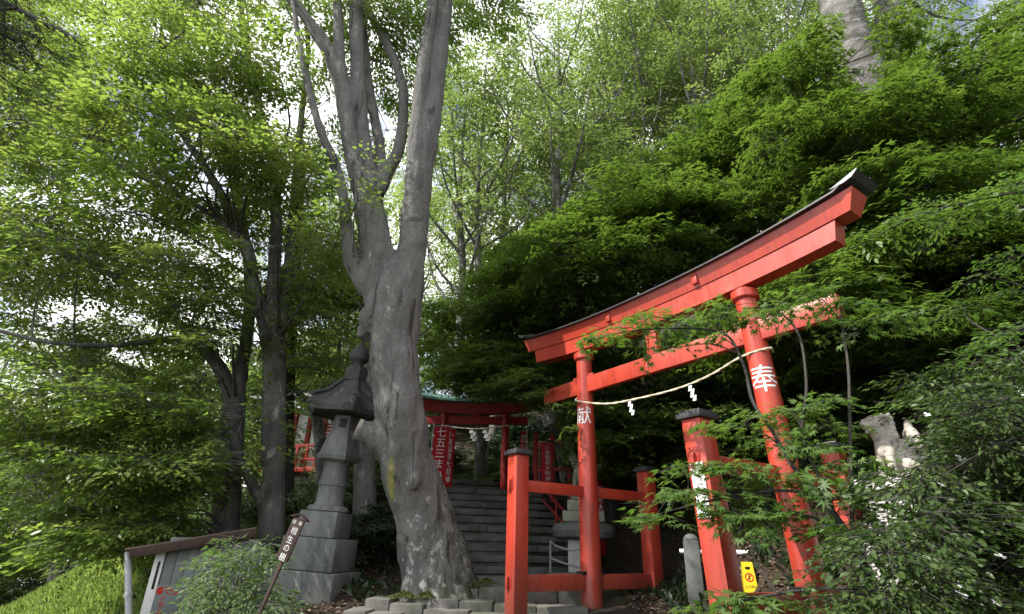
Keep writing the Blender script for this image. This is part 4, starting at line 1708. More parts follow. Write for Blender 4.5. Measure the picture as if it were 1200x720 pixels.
# --- the great zelkova
def great_tree():
    L = []
    trunk = [(514, 712, 10, 112), (512, 690, 10, 90), (507, 655, 10, 76), (500, 615, 10, 72), (488, 575, 10, 65), (477, 535, 10, 60), (469, 490, 10, 58), (464, 445, 10, 56), (461, 400, 10, 55), (459, 360, 10, 54), (457, 325, 10, 40), (457, 300, 10, 8)]
    L.append(limb(trunk))
    left = [(462, 420, 10, 46), (452, 370, 10, 42), (446, 330, 10, 40), (440, 285, 10, 38), (433, 250, 9.95, 36), (428, 222, 9.9, 30)]
    right = [(468, 420, 10.05, 44), (474, 370, 10.1, 38), (480, 320, 10.1, 35), (485, 275, 10.1, 33), (489, 235, 10.1, 31), (494, 195, 10.1, 29), (501, 150, 10.1, 29), (508, 100, 10.2, 27), (514, 50, 10.2, 24), (520, 0, 10.2, 21), (528, -90, 10.3, 16), (540, -220, 10.4, 8)]
    sa = [(430, 240, 9.9, 28), (417, 195, 9.9, 21), (408, 150, 9.9, 20), (402, 112, 9.9, 19), (394, 78, 9.8, 20), (376, 46, 9.7, 16), (356, 18, 9.6, 13), (325, -25, 9.4, 10), (280, -110, 9.2, 5)]
    sa2 = [(400, 100, 9.85, 15), (398, 60, 9.8, 12), (396, 20, 9.8, 11), (392, -60, 9.8, 8), (385, -160, 9.8, 4)]
    sb = [(434, 240, 9.95, 26), (430, 190, 10.1, 19), (424, 150, 10.1, 17), (420, 100, 10, 17), (418, 50, 10, 16), (417, 0, 10, 15), (413, -90, 10, 11), (405, -200, 10, 5)]
    sc = [(436, 230, 10.2, 24), (446, 196, 10.4, 15), (441, 150, 10.5, 12), (432, 100, 10.6, 11), (426, 40, 10.7, 10), (420, -60, 10.8, 7)]
    sd = [(440, 225, 10.15, 22), (455, 200, 10.25, 16), (468, 172, 10.3, 13), (473, 130, 10.4, 12), (470, 92, 10.5, 11), (455, 55, 10.6, 10), (436, 20, 10.7, 8), (415, -40, 10.8, 5)]
    sl = [(444, 345, 9.95, 26), (424, 330, 9.85, 20), (413, 305, 9.8, 17), (406, 270, 9.8, 14), (401, 220, 9.8, 12), (389, 185, 9.7, 12), (373, 145, 9.6, 9), (360, 95, 9.5, 8), (350, 45, 9.4, 6), (338, -30, 9.3, 4)]
    se = [(486, 262, 10., 26), (485, 215, 9.9, 21), (487, 165, 9.9, 18), (492, 115, 9.9, 16), (498, 65, 9.9, 15), (505, 20, 9.9, 14), (508, -40, 9.9, 11), (505, -140, 9.9, 6)]
    lean_in = lambda q: [(u, v, Y - .75 * float(sstep(640 - v, 0, 170)), w) for u, v, Y, w in q]
    L = [limb(lean_in(trunk))]
    for q in (left, right, sa, sa2, sb, sc, sd, sl, se):
        L.append(limb(lean_in(q)))
    mb = MB()
    for (p, r) in L:
        n = max(10, len(p) * 8)
        mb.tube(catmull(p, n), np.interp(np.linspace(0, 1, n), np.linspace(0, 1, len(r)), r), 26, True, 0, .11, 1.7)
    for q in ([(497, 625, 9.9, 30), (490, 660, 9.75, 28), (478, 692, 9.65, 20), (470, 708, 9.6, 8)], [(515, 640, 10, 56), (535, 668, 10.0, 40), (551, 695, 10, 20)], [(515, 650, 9.8, 44), (517, 680, 9.65, 30), (520, 700, 9.5, 12)]):
        p, r = limb(q)
        mb.tube(catmull(p, 14), np.interp(np.linspace(0, 1, 14), np.linspace(0, 1, len(r)), r), 16, True, 0, .2, 2.2)
    sp, sr = limb(lean_in([(468, 526, 10, 52), (448, 515, 9.96, 38), (434, 509, 9.92, 30), (419, 503, 9.88, 25)]))
    mb.tube(catmull(sp, 12), np.interp(np.linspace(0, 1, 12), np.linspace(0, 1, 4), sr), 18, True, 0, .12, 3.)
    for u, v, Y, w in ((424, 372, 9.75, 20), (432, 356, 9.7, 24), (420, 388, 9.8, 14), (430, 318, 9.75, 20), (440, 300, 9.72, 18), (452, 470, 9.62, 18), (482, 560, 9.55, 20), (455, 392, 9.7, 16)):
        c = at(u + 5, v, Y - .75 * float(sstep(640 - v, 0, 170)) + .05)
        r_ = w * depth(c) / F_PX / 2
        ellip(mb, c, (r_ * .8, r_ * .8, r_ * 1.5))
    mb.v = [tuple(np.array(a) - BIG_BASE) for a in mb.v]
    tr = remeshed(mb, 'trunk', .032, big_bark(), None, 1)
    me = tr.data
    nrm = [v.normal.copy() for v in me.vertices]
    for v, nv in zip(me.vertices, nrm):                          # flutes and lumps of old bark
        q = v.co.copy()
        a = mnoise.noise(Vector((q.x * 4.5, q.y * 4.5, q.z * .55))) * .040 + mnoise.noise(Vector((q.x * 10, q.y * 10, q.z * 1.4))) * .018 + mnoise.noise(Vector((q.x * 24, q.y * 24, q.z * 5))) * .008
        k = 1.0 if q.z < 6 else .5
        v.co = q + nv * (a * k)
    pads = pads_in([(300, -260), (600, -260), (590, 0), (545, 55), (480, 60), (440, 30), (400, 50), (345, 75), (310, 10)], 9.0, 12.0, 66, .8, ns=40)
    pads += pads_in([(392, 190), (470, 196), (462, 236), (400, 244)], 7.9, 8.5, 5, .30, ns=9)
    pads += pads_in([(200, -420), (760, -420), (720, -200), (240, -200)], 8.5, 13.5, 26, 1.2, ns=34)
    pads += pads_in([(430, 60), (520, 60), (520, 130), (440, 170)], 11.2, 12.2, 8, .6, ns=26)
    root = tree('zelkova_tree', 'great old grey zelkova tree with lichen spotted trunk dividing into tall stems', 'tree', BIG_BASE, L, pads, 'rhomb', .12, 12, .52, 'zelkova', 'bark', trunk_obj=tr)
    tr.parent = root
    ends = np.array(sp[-1]) - BIG_BASE
    ax = unit(np.array(sp[-1]) - np.array(sp[-2]))
    d = MB()
    d.tube([ends - ax * .05, ends + ax * .022, ends + ax * .026], [sr[-1] * 1.0, sr[-1] * .98, sr[-1] * .6], 26, True, 0, .12, 4.)
    d.build('sawn_branch_end', MAT['cut_wood'], tr)


great_tree()

# --- trees at the left
T1 = [limb(q) for q in (
    [(317, 668, 12, 34), (318, 640, 12, 30), (319, 590, 12, 28), (320, 540, 12, 27), (321, 480, 12, 27), (322, 430, 12, 26), (323, 400, 12, 24)],
    [(322, 430, 12, 20), (318, 375, 12, 17), (321, 320, 12, 15), (324, 260, 12, 13), (318, 185, 12, 11), (304, 130, 12, 9), (290, 60, 12, 7), (276, -40, 11.8, 5)],
    [(322, 440, 12, 20), (309, 375, 11.9, 16), (297, 330, 11.8, 14), (289, 288, 11.7, 13), (270, 250, 11.6, 11), (246, 206, 11.4, 9), (222, 170, 11.2, 8), (192, 126, 10.6, 8), (150, 85, 9.8, 8), (85, 45, 9.0, 7), (10, 5, 8.2, 6), (-80, -50, 7.4, 4)],
    [(323, 410, 12, 17), (335, 350, 12.2, 13), (340, 290, 12.2, 11), (345, 230, 12.3, 9), (352, 150, 12.3, 7), (362, 60, 12.3, 5)],
    [(318, 606, 12, 14), (304, 584, 12, 12.5), (292, 560, 12, 12), (282, 540, 12.1, 11), (275, 515, 12.2, 10), (262, 495, 12.3, 8)],
    [(289, 290, 11.7, 9), (262, 262, 11.2, 7), (215, 232, 10.6, 6), (160, 205, 10, 5), (95, 170, 9.3, 4), (10, 140, 8.6, 3)],
    [(222, 170, 11.2, 7), (200, 100, 10.6, 6), (160, 30, 10, 5), (120, -40, 9.4, 4)])]
T2 = [limb(q) for q in (
    [(259, 665, 12.6, 36), (262, 640, 12.6, 33), (266, 590, 12.5, 30), (270, 545, 12.5, 28), (272, 500, 12.5, 27), (275, 468, 12.5, 25)],
    [(274, 480, 12.5, 20), (262, 440, 12.4, 16), (245, 415, 12.2, 14), (225, 394, 12, 12), (188, 360, 11.6, 9), (150, 332, 11.2, 8), (95, 306, 10.6, 6), (20, 280, 10, 4)],
    [(275, 478, 12.5, 20), (283, 430, 12.5, 16), (290, 390, 12.5, 14), (292, 340, 12.6, 12), (288, 280, 12.6, 9), (276, 200, 12.6, 7), (262, 110, 12.6, 5)],
    [(270, 530, 12.5, 14), (235, 498, 12.2, 11), (185, 478, 11.8, 9), (125, 462, 11.4, 7), (60, 455, 11, 5), (-20, 470, 10.6, 3)],
    [(225, 394, 12, 9), (180, 400, 11.4, 7), (120, 405, 10.8, 6), (50, 400, 10.2, 5), (-30, 380, 9.8, 4)],
    [(268, 545, 12.5, 11), (215, 540, 11.8, 8), (150, 550, 11.2, 6), (90, 545, 10.6, 5), (30, 560, 10, 3)])]
b1, b2 = at(318, 655, 12), at(262, 655, 12.6)
pads = pads_in([(20, -120), (410, -120), (405, 60), (385, 180), (395, 300), (360, 400), (300, 400), (200, 290), (60, 210), (-60, 160), (-100, 0)], 8.4, 12.6, 146, .85, ns=52)
pads += pads_in([(330, 300), (415, 300), (420, 400), (410, 470), (345, 460)], 12.4, 14, 18, .7, ns=44)
pads += pads_in([(120, 60), (300, 60), (330, 170), (260, 230), (120, 190)], 8.0, 9.5, 18, .7, ns=50)
tree('zelkova_tree', 'pale grey many stemmed tree with bright leaves, just left of the stone lantern', 'tree', b1, T1, pads, 'rhomb', .135, 12, .55, 'zelkova_bright', 'bark', group='trees left of the lantern')
pads = pads_in([(-100, 190), (60, 220), (200, 300), (300, 400), (320, 470), (300, 540), (260, 560), (200, 600), (60, 600), (-100, 640)], 9.4, 13.2, 122, .85, ns=48)
pads += pads_in([(-60, 170), (240, 190), (260, 330), (-60, 330)], 11, 14.5, 24, .8, ns=40)
pads += pads_in([(60, 470), (240, 480), (250, 600), (190, 640), (100, 640), (40, 600)], 9.6, 11.0, 26, .7, ns=52)
tree('zelkova_tree', 'thick grey tree with low drooping boughs standing behind the shed', 'tree', b2, T2, pads, 'rhomb', .135, 12, .55, 'zelkova_mid', 'bark', group='trees left of the lantern')
pads = pads_in([(320, 150), (400, 140), (400, 460), (345, 470)], 13.5, 16, 30, .9, ns=40)
tree('young_tree', 'slim dark trunk close behind the pale many stemmed tree', 'tree', at(337, 600, 14), [limb([(336, 610, 14, 17), (337, 540, 14, 15), (338, 470, 14, 13), (343, 380, 14, 11), (350, 280, 14, 8), (356, 180, 14, 6)]),
     limb([(338, 470, 14, 9), (325, 420, 14, 7), (312, 340, 14, 5)])], pads, 'rhomb', .13, 11, .5, 'zelkova', 'dark_bark')
pads = pads_in([(330, 400), (420, 400), (425, 470), (380, 480), (335, 470)], 15, 17.5, 14, .8, ns=30)
tree('young_tree', 'small forked grey tree in front of the red hall, seen beside the lantern roof', 'tree', at(378, 580, 15), [limb([(378, 590, 15, 17), (377, 550, 15, 15), (375, 515, 15, 14), (371, 488, 15, 13)]),
     limb([(372, 492, 15, 10), (358, 470, 15, 8), (342, 452, 15, 6), (322, 430, 15, 4)]), limb([(372, 492, 15, 10), (384, 465, 15, 8), (394, 440, 15, 6), (398, 400, 15, 4)])], pads, 'rhomb', .09, 11, .5, 'zelkova_bright', 'bark')
tree('bare_trunk', 'plain grey trunk standing between the lantern shaft and the great tree', 'tree', at(428, 612, 12.8), [limb([(428, 625, 12.8, 30), (427, 580, 12.8, 26), (427, 530, 12.8, 24), (429, 470, 12.8, 20), (432, 380, 12.8, 15), (430, 300, 12.8, 10)])],
     pads_in([(395, 250), (430, 250), (430, 340), (395, 360)], 12.2, 13.6, 5, .5, ns=24), 'rhomb', .09, 11, .5, 'zelkova', 'bark')

# --- conifer twigs in the upper left corner
pads = pads_in([(-60, -60), (50, -60), (55, 40), (30, 105), (-60, 115)], 4.8, 6.0, 26, .34, flat=.5, ns=30)
tree('conifer_tree', 'dark needled conifer branch hanging into the upper left corner', 'tree', (-9.5, 4.2, gz(-9.5, 4.2)), [([np.array([-9.5, 4.2, -1.]), np.array([-9.4, 4.3, 5]), np.array([-9.2, 4.5, 12])], [.3, .25, .15]),
     ([np.array([-9.4, 4.3, 6.5]), np.array([-8.4, 4.8, 7.6]), at(20, 10, 5.4)], [.07, .05, .02])], pads, 'needle', .05, 40, .32, 'conifer', 'dark_bark', fan=.35, clear=False)

# --- tall slim trees on the hill behind
def slim_tree(H, seed):
    global rng
    keep = rng
    rng = np.random.default_rng(seed)
    limbs = []
    tp = [np.array([0, 0, -1.]), np.array([0, 0, 0.])]
    x = np.zeros(2)
    for z in np.linspace(.12, 1, 7):
        x = x + rng.normal(0, .16, 2)
        tp.append(np.array([x[0], x[1], z * H]))
    r0 = .0125 * H
    limbs.append((tp, [r0 * 1.2, r0] + list(np.linspace(r0 * .9, r0 * .12, 7))))
    tc = catmull(tp, 60)
    pads = []
    nb = 17
    for i in range(nb):
        f = .40 + .54 * i / nb + rng.uniform(-.02, .02)
        q = tc[int(f * 59)]
        a = i * 2.4 + rng.uniform(-.4, .4)
        Lb = H * (.30 - .20 * (f - .4)) * rng.uniform(.8, 1.15)
        el = R(rng.uniform(48, 68))
        d = np.array([math.cos(a) * math.cos(el), math.sin(a) * math.cos(el), math.sin(el)])
        e = q + d * Lb
        m_ = q + d * Lb * .5 + np.array([math.cos(a), math.sin(a), 0]) * Lb * .10
        limbs.append(([q, m_, e], [r0 * .42 * (1.2 - f), r0 * .3 * (1.2 - f), r0 * .06]))
        for k in range(3):
            t = rng.uniform(.5, 1.08)
            c = q + (e - q) * t + rng.normal(0, .55, 3)
            rr = rng.uniform(.7, 1.25)
            pads.append((c, rr, rr * .35, int(20 * rr ** 2)))
    res = (limbs, pads)
    return res, keep


protos = []
for H, sd in ((20, 3), (22, 5), (19, 8)):
    (lm_, pd_), rng = slim_tree(H, sd)
    protos.append(tree('slim_tree', 'x', 'tree', (0, 0, 0), lm_, pd_, 'rhomb', .19, 10, .66, 'background', 'bark', group='slim trees on the hill behind', clear=False, seg=7))

BG = [  # bearing at v = 300, distance, prototype, scale, turn, label
    (536, 19.5, 0, 1.0, 0, 'slim pale trunk rising just right of the great tree stems'),
    (585, 23, 1, 1.0, 1.1, 'leafy spreading slim tree behind the small torii'),
    (636, 25, 2, 1.05, 2.2, 'straight slim tree standing against the central gap of sky'),
    (735, 21, 1, 1.08, 4.0, 'slim tree with bright leaves right of the sky gap'),
    (770, 19, 0, 1.05, 3.1, 'nearer slim grey trunk over the middle of the big torii beam'),
    (815, 22, 2, 1.12, .6, 'slim dark trunk among the group above the torii beam'),
    (850, 18.5, 1, 1.0, 5.2, 'slim trunk nearest the top centre right of the frame'),
    (885, 21, 0, 1.15, 1.9, 'slim trunk with thin leaves next to the thick hillside tree'),
    (480, 25, 2, .95, 4.4, 'slim tree hidden behind the forked stems of the great tree'),
    (420, 27, 1, .85, .3, 'slim tree behind the shrine hall and the lantern finial'),
    (330, 28, 0, .85, 2.9, 'slim tree far behind the pale many stemmed tree'),
    (250, 27, 2, .8, 5.5, 'slim tree far behind the low drooping boughs'),
    (150, 28, 1, .8, 1.4, 'slim tree in the valley behind the drooping boughs'),
    (60, 26, 0, .75, 3.7, 'slim tree at the far left edge of the valley'),
    (950, 20, 2, 1.1, 2.5, 'slim tree half hidden behind the thick leaning hillside trunk'),
    (1130, 17, 1, 1.0, .9, 'slim tree high on the hill at the right edge'),
    (700, 30, 0, 1.0, 5.0, 'far slim tree low behind the maple slope'),
    (900, 17, 2, 1.0, 3.3, 'slim grey trunk closest behind the upper layered maple'),
    (790, 26, 1, 1.15, 4.9, 'thinner slim trunk far up the hill over the middle of the beam'),
    (835, 26, 2, 1.15, 1.2, 'slim trunk far up the hill over the right torii post'),
    (725, 26.5, 0, 1.1, .2, 'slim trunk far up the hill just right of the sky gap'),
    (660, 18.5, 1, 1.05, 5.6, 'slim leafy tree at the right rim of the sky gap'),
    (575, 19, 2, 1.0, .8, 'slim leafy tree at the left rim of the sky gap'),
    (560, 31, 1, 1.0, 2.0, 'far slim tree seen through the leafy one behind the small torii'),
]
used = set()
for u, Y, k, s_, turn, lab in BG:
    p = at(u, 300, Y)
    x, y = p[0], p[1]
    o = protos[k] if k not in used else copy_tree(protos[k])
    used.add(k)
    o.location = (x, y, gz(x, y) - .1)
    o.rotation_euler = (0, 0, turn)
    o.scale = (s_, s_, s_)
    o['label'] = lab

# --- thick leaning trees on the right hillside
p0 = at(1105, 330, 11.5)
pads = pads_in([(900, -160), (1260, -160), (1250, 10), (1120, 40), (1060, 20), (980, -30)], 9, 13, 34, 1.0, ns=34)
tree('hillside_tree', 'thick leaning pale grey trunk high on the hillside at upper right', 'tree', (p0[0], p0[1], gz(p0[0], p0[1])), [limb([(1140, 420, 11.5, 64), (1098, 290, 11.4, 58), (1058, 200, 11.2, 52), (1022, 120, 11, 45), (1000, 60, 11, 44), (982, 0, 11, 40), (962, -90, 11, 32), (950, -200, 11, 18)]),
     limb([(1030, 130, 11.1, 30), (1045, 80, 11.3, 30), (1042, 30, 11.4, 30), (1046, -30, 11.5, 28), (1060, -120, 11.6, 18)])], pads, 'rhomb', .085, 12, .5, 'zelkova', 'pale_bark', seg=20, rough=.12)

# --- maples on the hillside behind the torii
def maple(poly, Y0, Y1, n, B, label, r=.92, ns=62, leaf='maple', size=.12, k=6, extra=None):
    pads = pads_in(poly, Y0, Y1, int(n * 1.5), r, flat=.13, ns=ns, jit=.5)
    if label.startswith('shaded maple'):
        pads += pads_in([(950, 235), (1090, 240), (1090, 340), (950, 345)], 8.6, 11, 20, .9, flat=.14, ns=70)
    if extra:
        pads += extra
    B = (B[0], B[1], gz(B[0], B[1]))
    return tree('maple_tree', label, 'tree', B, auto_limbs(B, pads, k), pads, 'maple3', size, 12, .5, leaf, 'dark_bark', group='maples on the slope behind the torii', lean=(-.30, -.25, -.16), up_jit=.30, fan=1.3, droop=.32)


maple([(500, 400), (560, 345), (640, 268), (700, 232), (770, 240), (720, 330), (640, 400), (610, 450), (500, 450)], 12.5, 17, 60, (3.0, 16), 'wide maple right of the small torii, above its green roof')
maple([(620, 310), (700, 232), (800, 180), (900, 130), (1010, 120), (1020, 190), (900, 270), (780, 320), (700, 350), (640, 380)], 10, 13.5, 78, (6.2, 12.4), 'maple with layered bright sprays directly above the big torii beam')
maple([(880, 110), (960, 55), (1060, 130), (1100, 60), (1260, -20), (1260, 210), (1080, 240), (940, 250), (930, 180)], 8, 11, 66, (8.6, 9.6), 'maple in front of the thick leaning trunk at upper right')
maple([(1020, 230), (1250, 180), (1250, 420), (1080, 480), (980, 450), (905, 440), (905, 330), (1000, 290)], 7.2, 10, 56, (7.6, 8.4), 'shaded maple right of the upturned beam end')
maple([(580, 440), (690, 400), (860, 400), (990, 400), (990, 520), (800, 560), (740, 560), (640, 520), (600, 500)], 11, 14.5, 46, (4.4, 13.0), 'dark maple under the big torii beam, seen between the posts', r=1.0)
maple([(620, 505), (670, 495), (672, 560), (650, 575), (630, 540)], 13.0, 14.2, 5, (2.6, 13.6), 'small maple spray over the red banners right of the stairs', r=.45, ns=26, k=3)

# --- undergrowth on the slope
def shrub_proto(r, h, leafname, size, seed, npads=26, ns=22, kind='oval'):
    global rng
    keep = rng
    rng = np.random.default_rng(seed)
    pads = []
    for i in range(npads):
        a, q = rng.uniform(0, 2 * math.pi), math.sqrt(rng.uniform(0, 1))
        z = h * (.25 + .75 * rng.uniform(.2, 1) * math.sqrt(max(0, 1 - q * q * .9)))
        rr = .30 * r * rng.uniform(.7, 1.3)
        pads.append((np.array([math.cos(a) * q * r, math.sin(a) * q * r, z]), rr, rr * .4, ns))
    limbs = []
    for i in range(6):
        a = i * 1.05 + rng.uniform(-.2, .2)
        e = np.array([math.cos(a) * r * .6, math.sin(a) * r * .6, h * .7])
        limbs.append(([np.array([0, 0, -.2]), e * np.array([.3, .3, .5]), e], [.025, .018, .006]))
    o = tree('shrub', 'x', 'shrub', (0, 0, 0), limbs, pads, kind, size, 9, .26, leafname, 'dark_bark', clear=False, seg=5)
    return o, keep


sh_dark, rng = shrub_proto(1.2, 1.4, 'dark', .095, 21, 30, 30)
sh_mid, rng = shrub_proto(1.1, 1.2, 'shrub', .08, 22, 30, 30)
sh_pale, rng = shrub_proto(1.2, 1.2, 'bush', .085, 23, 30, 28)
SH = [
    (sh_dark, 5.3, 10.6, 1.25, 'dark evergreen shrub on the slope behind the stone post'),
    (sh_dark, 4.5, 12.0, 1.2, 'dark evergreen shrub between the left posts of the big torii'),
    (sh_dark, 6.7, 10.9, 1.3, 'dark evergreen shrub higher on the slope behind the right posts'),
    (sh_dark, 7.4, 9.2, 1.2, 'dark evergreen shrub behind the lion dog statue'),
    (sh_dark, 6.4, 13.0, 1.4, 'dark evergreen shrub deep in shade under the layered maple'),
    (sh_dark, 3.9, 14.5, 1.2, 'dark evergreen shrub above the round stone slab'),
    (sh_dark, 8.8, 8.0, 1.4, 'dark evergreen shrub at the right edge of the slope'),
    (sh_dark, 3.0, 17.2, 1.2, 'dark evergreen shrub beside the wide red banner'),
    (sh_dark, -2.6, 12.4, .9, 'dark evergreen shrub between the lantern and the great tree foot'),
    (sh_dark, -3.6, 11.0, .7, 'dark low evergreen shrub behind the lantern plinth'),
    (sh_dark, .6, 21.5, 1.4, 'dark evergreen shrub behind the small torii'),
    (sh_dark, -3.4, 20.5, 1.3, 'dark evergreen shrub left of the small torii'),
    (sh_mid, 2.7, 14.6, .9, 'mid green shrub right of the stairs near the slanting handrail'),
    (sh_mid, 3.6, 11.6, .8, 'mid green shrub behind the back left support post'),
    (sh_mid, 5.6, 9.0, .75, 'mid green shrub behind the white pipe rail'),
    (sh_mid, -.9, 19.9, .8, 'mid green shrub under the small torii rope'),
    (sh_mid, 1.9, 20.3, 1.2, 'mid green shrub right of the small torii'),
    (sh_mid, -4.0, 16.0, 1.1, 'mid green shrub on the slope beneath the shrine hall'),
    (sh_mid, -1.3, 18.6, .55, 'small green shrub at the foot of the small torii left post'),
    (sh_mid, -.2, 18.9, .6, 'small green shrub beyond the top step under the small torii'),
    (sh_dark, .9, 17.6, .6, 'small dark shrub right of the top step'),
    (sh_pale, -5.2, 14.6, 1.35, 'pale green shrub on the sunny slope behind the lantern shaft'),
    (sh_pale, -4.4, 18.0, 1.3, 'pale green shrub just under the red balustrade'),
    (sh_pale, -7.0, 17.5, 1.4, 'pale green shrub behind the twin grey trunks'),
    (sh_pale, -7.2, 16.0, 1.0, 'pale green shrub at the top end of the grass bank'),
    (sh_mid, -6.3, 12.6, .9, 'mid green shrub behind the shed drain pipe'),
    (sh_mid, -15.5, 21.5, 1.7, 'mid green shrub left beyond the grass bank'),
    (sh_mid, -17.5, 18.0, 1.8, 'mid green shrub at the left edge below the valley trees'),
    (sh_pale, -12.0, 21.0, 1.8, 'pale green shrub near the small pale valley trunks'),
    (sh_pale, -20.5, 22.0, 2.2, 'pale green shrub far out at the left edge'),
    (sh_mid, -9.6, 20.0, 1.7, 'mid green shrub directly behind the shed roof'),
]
usedp = set()
for src, x, y, s_, lab in SH:
    o = src if src.name not in usedp else copy_tree(src)
    usedp.add(src.name)
    o.location = (x, y, gz(x, y) - .12)
    o.scale = (s_, s_, s_)
    o.rotation_euler = (0, 0, rng.uniform(0, 6.28))
    o['label'] = lab

# broad trees filling the valley on the left
def broad_tree(H, seed, npad=80):
    global rng
    keep = rng
    rng = np.random.default_rng(seed)
    pads = []
    for i in range(npad):
        a, z = rng.uniform(0, 2 * math.pi), rng.uniform(.18, 1.0)
        rr_ = H * .42 * math.sqrt(max(.05, 1 - ((z - .5) / .55) ** 2)) * math.sqrt(rng.uniform(.1, 1))
        q = H * .11 * rng.uniform(.7, 1.3)
        pads.append((np.array([math.cos(a) * rr_, math.sin(a) * rr_, z * H]), q, q * .35, 34))
    limbs = auto_limbs((0, 0, 0), pads, 8, .018 * H, .5)
    o = tree('broad_tree', 'x', 'tree', (0, 0, 0), limbs, pads, 'rhomb', .022 * H, 10, .075 * H, 'zelkova', 'bark', group='broad trees in the valley', clear=False, seg=7)
    return o, keep


br1, rng = broad_tree(9, 41)
br2, rng = broad_tree(9, 42)
BR = [(br1, -14.5, 24, 1.0, 'broad tree in the valley directly beyond the grass bank'), (br2, -20, 23, 1.0, 'broad tree in the valley near the left edge'), (br1, -26, 27, 1.2, 'broad valley tree farthest to the left'),
      (br2, -18, 32, 1.5, 'tall broad valley tree behind the pale twin trunks'), (br1, -11, 29, 1.2, 'broad tree in the valley behind the shed'), (br2, -28, 38, 1.8, 'biggest broad valley tree far behind'),
      (br1, -14, 40, 1.8, 'far broad tree between the drooping boughs'), (br2, -6.5, 33, 1.2, 'broad tree behind the shrine hall roof'), (br2, -38, 40, 1.9, 'farthest broad tree at the left end of the valley'),
      (br1, 3.5, 33, 1.3, 'broad tree on the ridge behind the small torii'), (br1, -1.5, 28, 1.0, 'broad tree just behind the small torii roof')]
usedb = set()
for src, x, y, s_, lab in BR:
    o = src if src.name not in usedb else copy_tree(src)
    usedb.add(src.name)
    o.location = (x, y, gz(x, y) - .4)
    o.scale = (s_, s_, s_)
    o.rotation_euler = (0, 0, rng.uniform(0, 6.28))
    o['label'] = lab

# small pale trunks in the valley
vt = at(66, 640, 19)
pads = pads_in([(-60, 430), (150, 440), (170, 560), (100, 610), (-60, 640)], 18, 21, 30, 1.3, ns=34)
tree('valley_tree', 'small twin pale trunked tree beyond the grass bank at left', 'tree', (vt[0], vt[1], gz(vt[0], vt[1])), [limb([(60, 690, 19, 9), (62, 650, 19, 8), (68, 600, 19, 7), (74, 540, 19, 6)]), limb([(67, 690, 19, 9), (70, 650, 19, 8), (72, 610, 19, 7), (60, 540, 19, 5)])], pads, 'rhomb', .11, 10, .55, 'zelkova', 'pale_bark')

# --- leafy bush in front of the shed
pads = pads_in([(196, 720), (222, 690), (240, 650), (262, 652), (285, 622), (312, 632), (320, 690), (318, 745), (225, 745)], 7.4, 8.8, 46, .28, flat=.5, ns=15, jit=.6)
bb = at(270, 735, 8.1)
B = (bb[0], bb[1], gz(bb[0], bb[1]))
tree('leafy_bush', 'pale leafy bush growing in front of the shed wall', 'bush', B, auto_limbs(B, pads, 7, .03, .2), pads, 'oval', .078, 9, .36, 'bush', 'bark', seg=6)

# --- flowering shrub at the right
pads = pads_in([(1012, 745), (1018, 670), (1042, 600), (1082, 535), (1110, 455), (1190, 405), (1290, 390), (1290, 780), (1012, 780)], 3.5, 5.0, 185, .27, flat=.5, ns=24, jit=.5)
B = (4.15, 4.2, gz(4.15, 4.2))
azl = auto_limbs(B, pads, 9, .045, .25)
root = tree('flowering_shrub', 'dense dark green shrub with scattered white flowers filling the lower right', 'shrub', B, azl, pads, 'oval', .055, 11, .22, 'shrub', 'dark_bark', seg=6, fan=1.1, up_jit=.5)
for u, v, Y, s_ in ((1125, 538, 3.9, .032), (1165, 521, 3.8, .026), (1103, 568, 3.9, .026), (1172, 652, 3.5, .026), (1131, 688, 3.45, .036), (1127, 698, 3.45, .03), (1168, 708, 3.4, .026), (1086, 487, 4.3, .032), (1197, 462, 3.9, .028), (1035, 700, 4.0, .024)):
    c = at(u, v, Y) - np.array(B)
    mb = MB()
    tilt = Matrix.Rotation(rng.uniform(.6, 1.3), 4, 'X') @ Matrix.Rotation(rng.uniform(0, 6), 4, 'Z')
    for k in range(5):
        a = 2 * math.pi * k / 5
        M_ = Matrix.Translation(tuple(c)) @ Matrix.Rotation(rng.uniform(-.5, .5), 4, 'Z') @ tilt @ Matrix.Rotation(a, 4, 'Z')
        vs = [(0, 0, 0), (s_ * .5, s_ * .34, s_ * .22), (s_ * 1.0, s_ * .3, s_ * .3), (s_ * 1.18, 0, s_ * .22), (s_ * 1.0, -s_ * .3, s_ * .3), (s_ * .5, -s_ * .34, s_ * .22), (s_ * .6, 0, s_ * .12)]
        mb.add([M_ @ Vector(q) for q in vs], [(0, 1, 6), (1, 2, 6), (2, 3, 6), (3, 4, 6), (4, 5, 6), (5, 0, 6)])
    mb.build('flower', MAT['petal'], root)

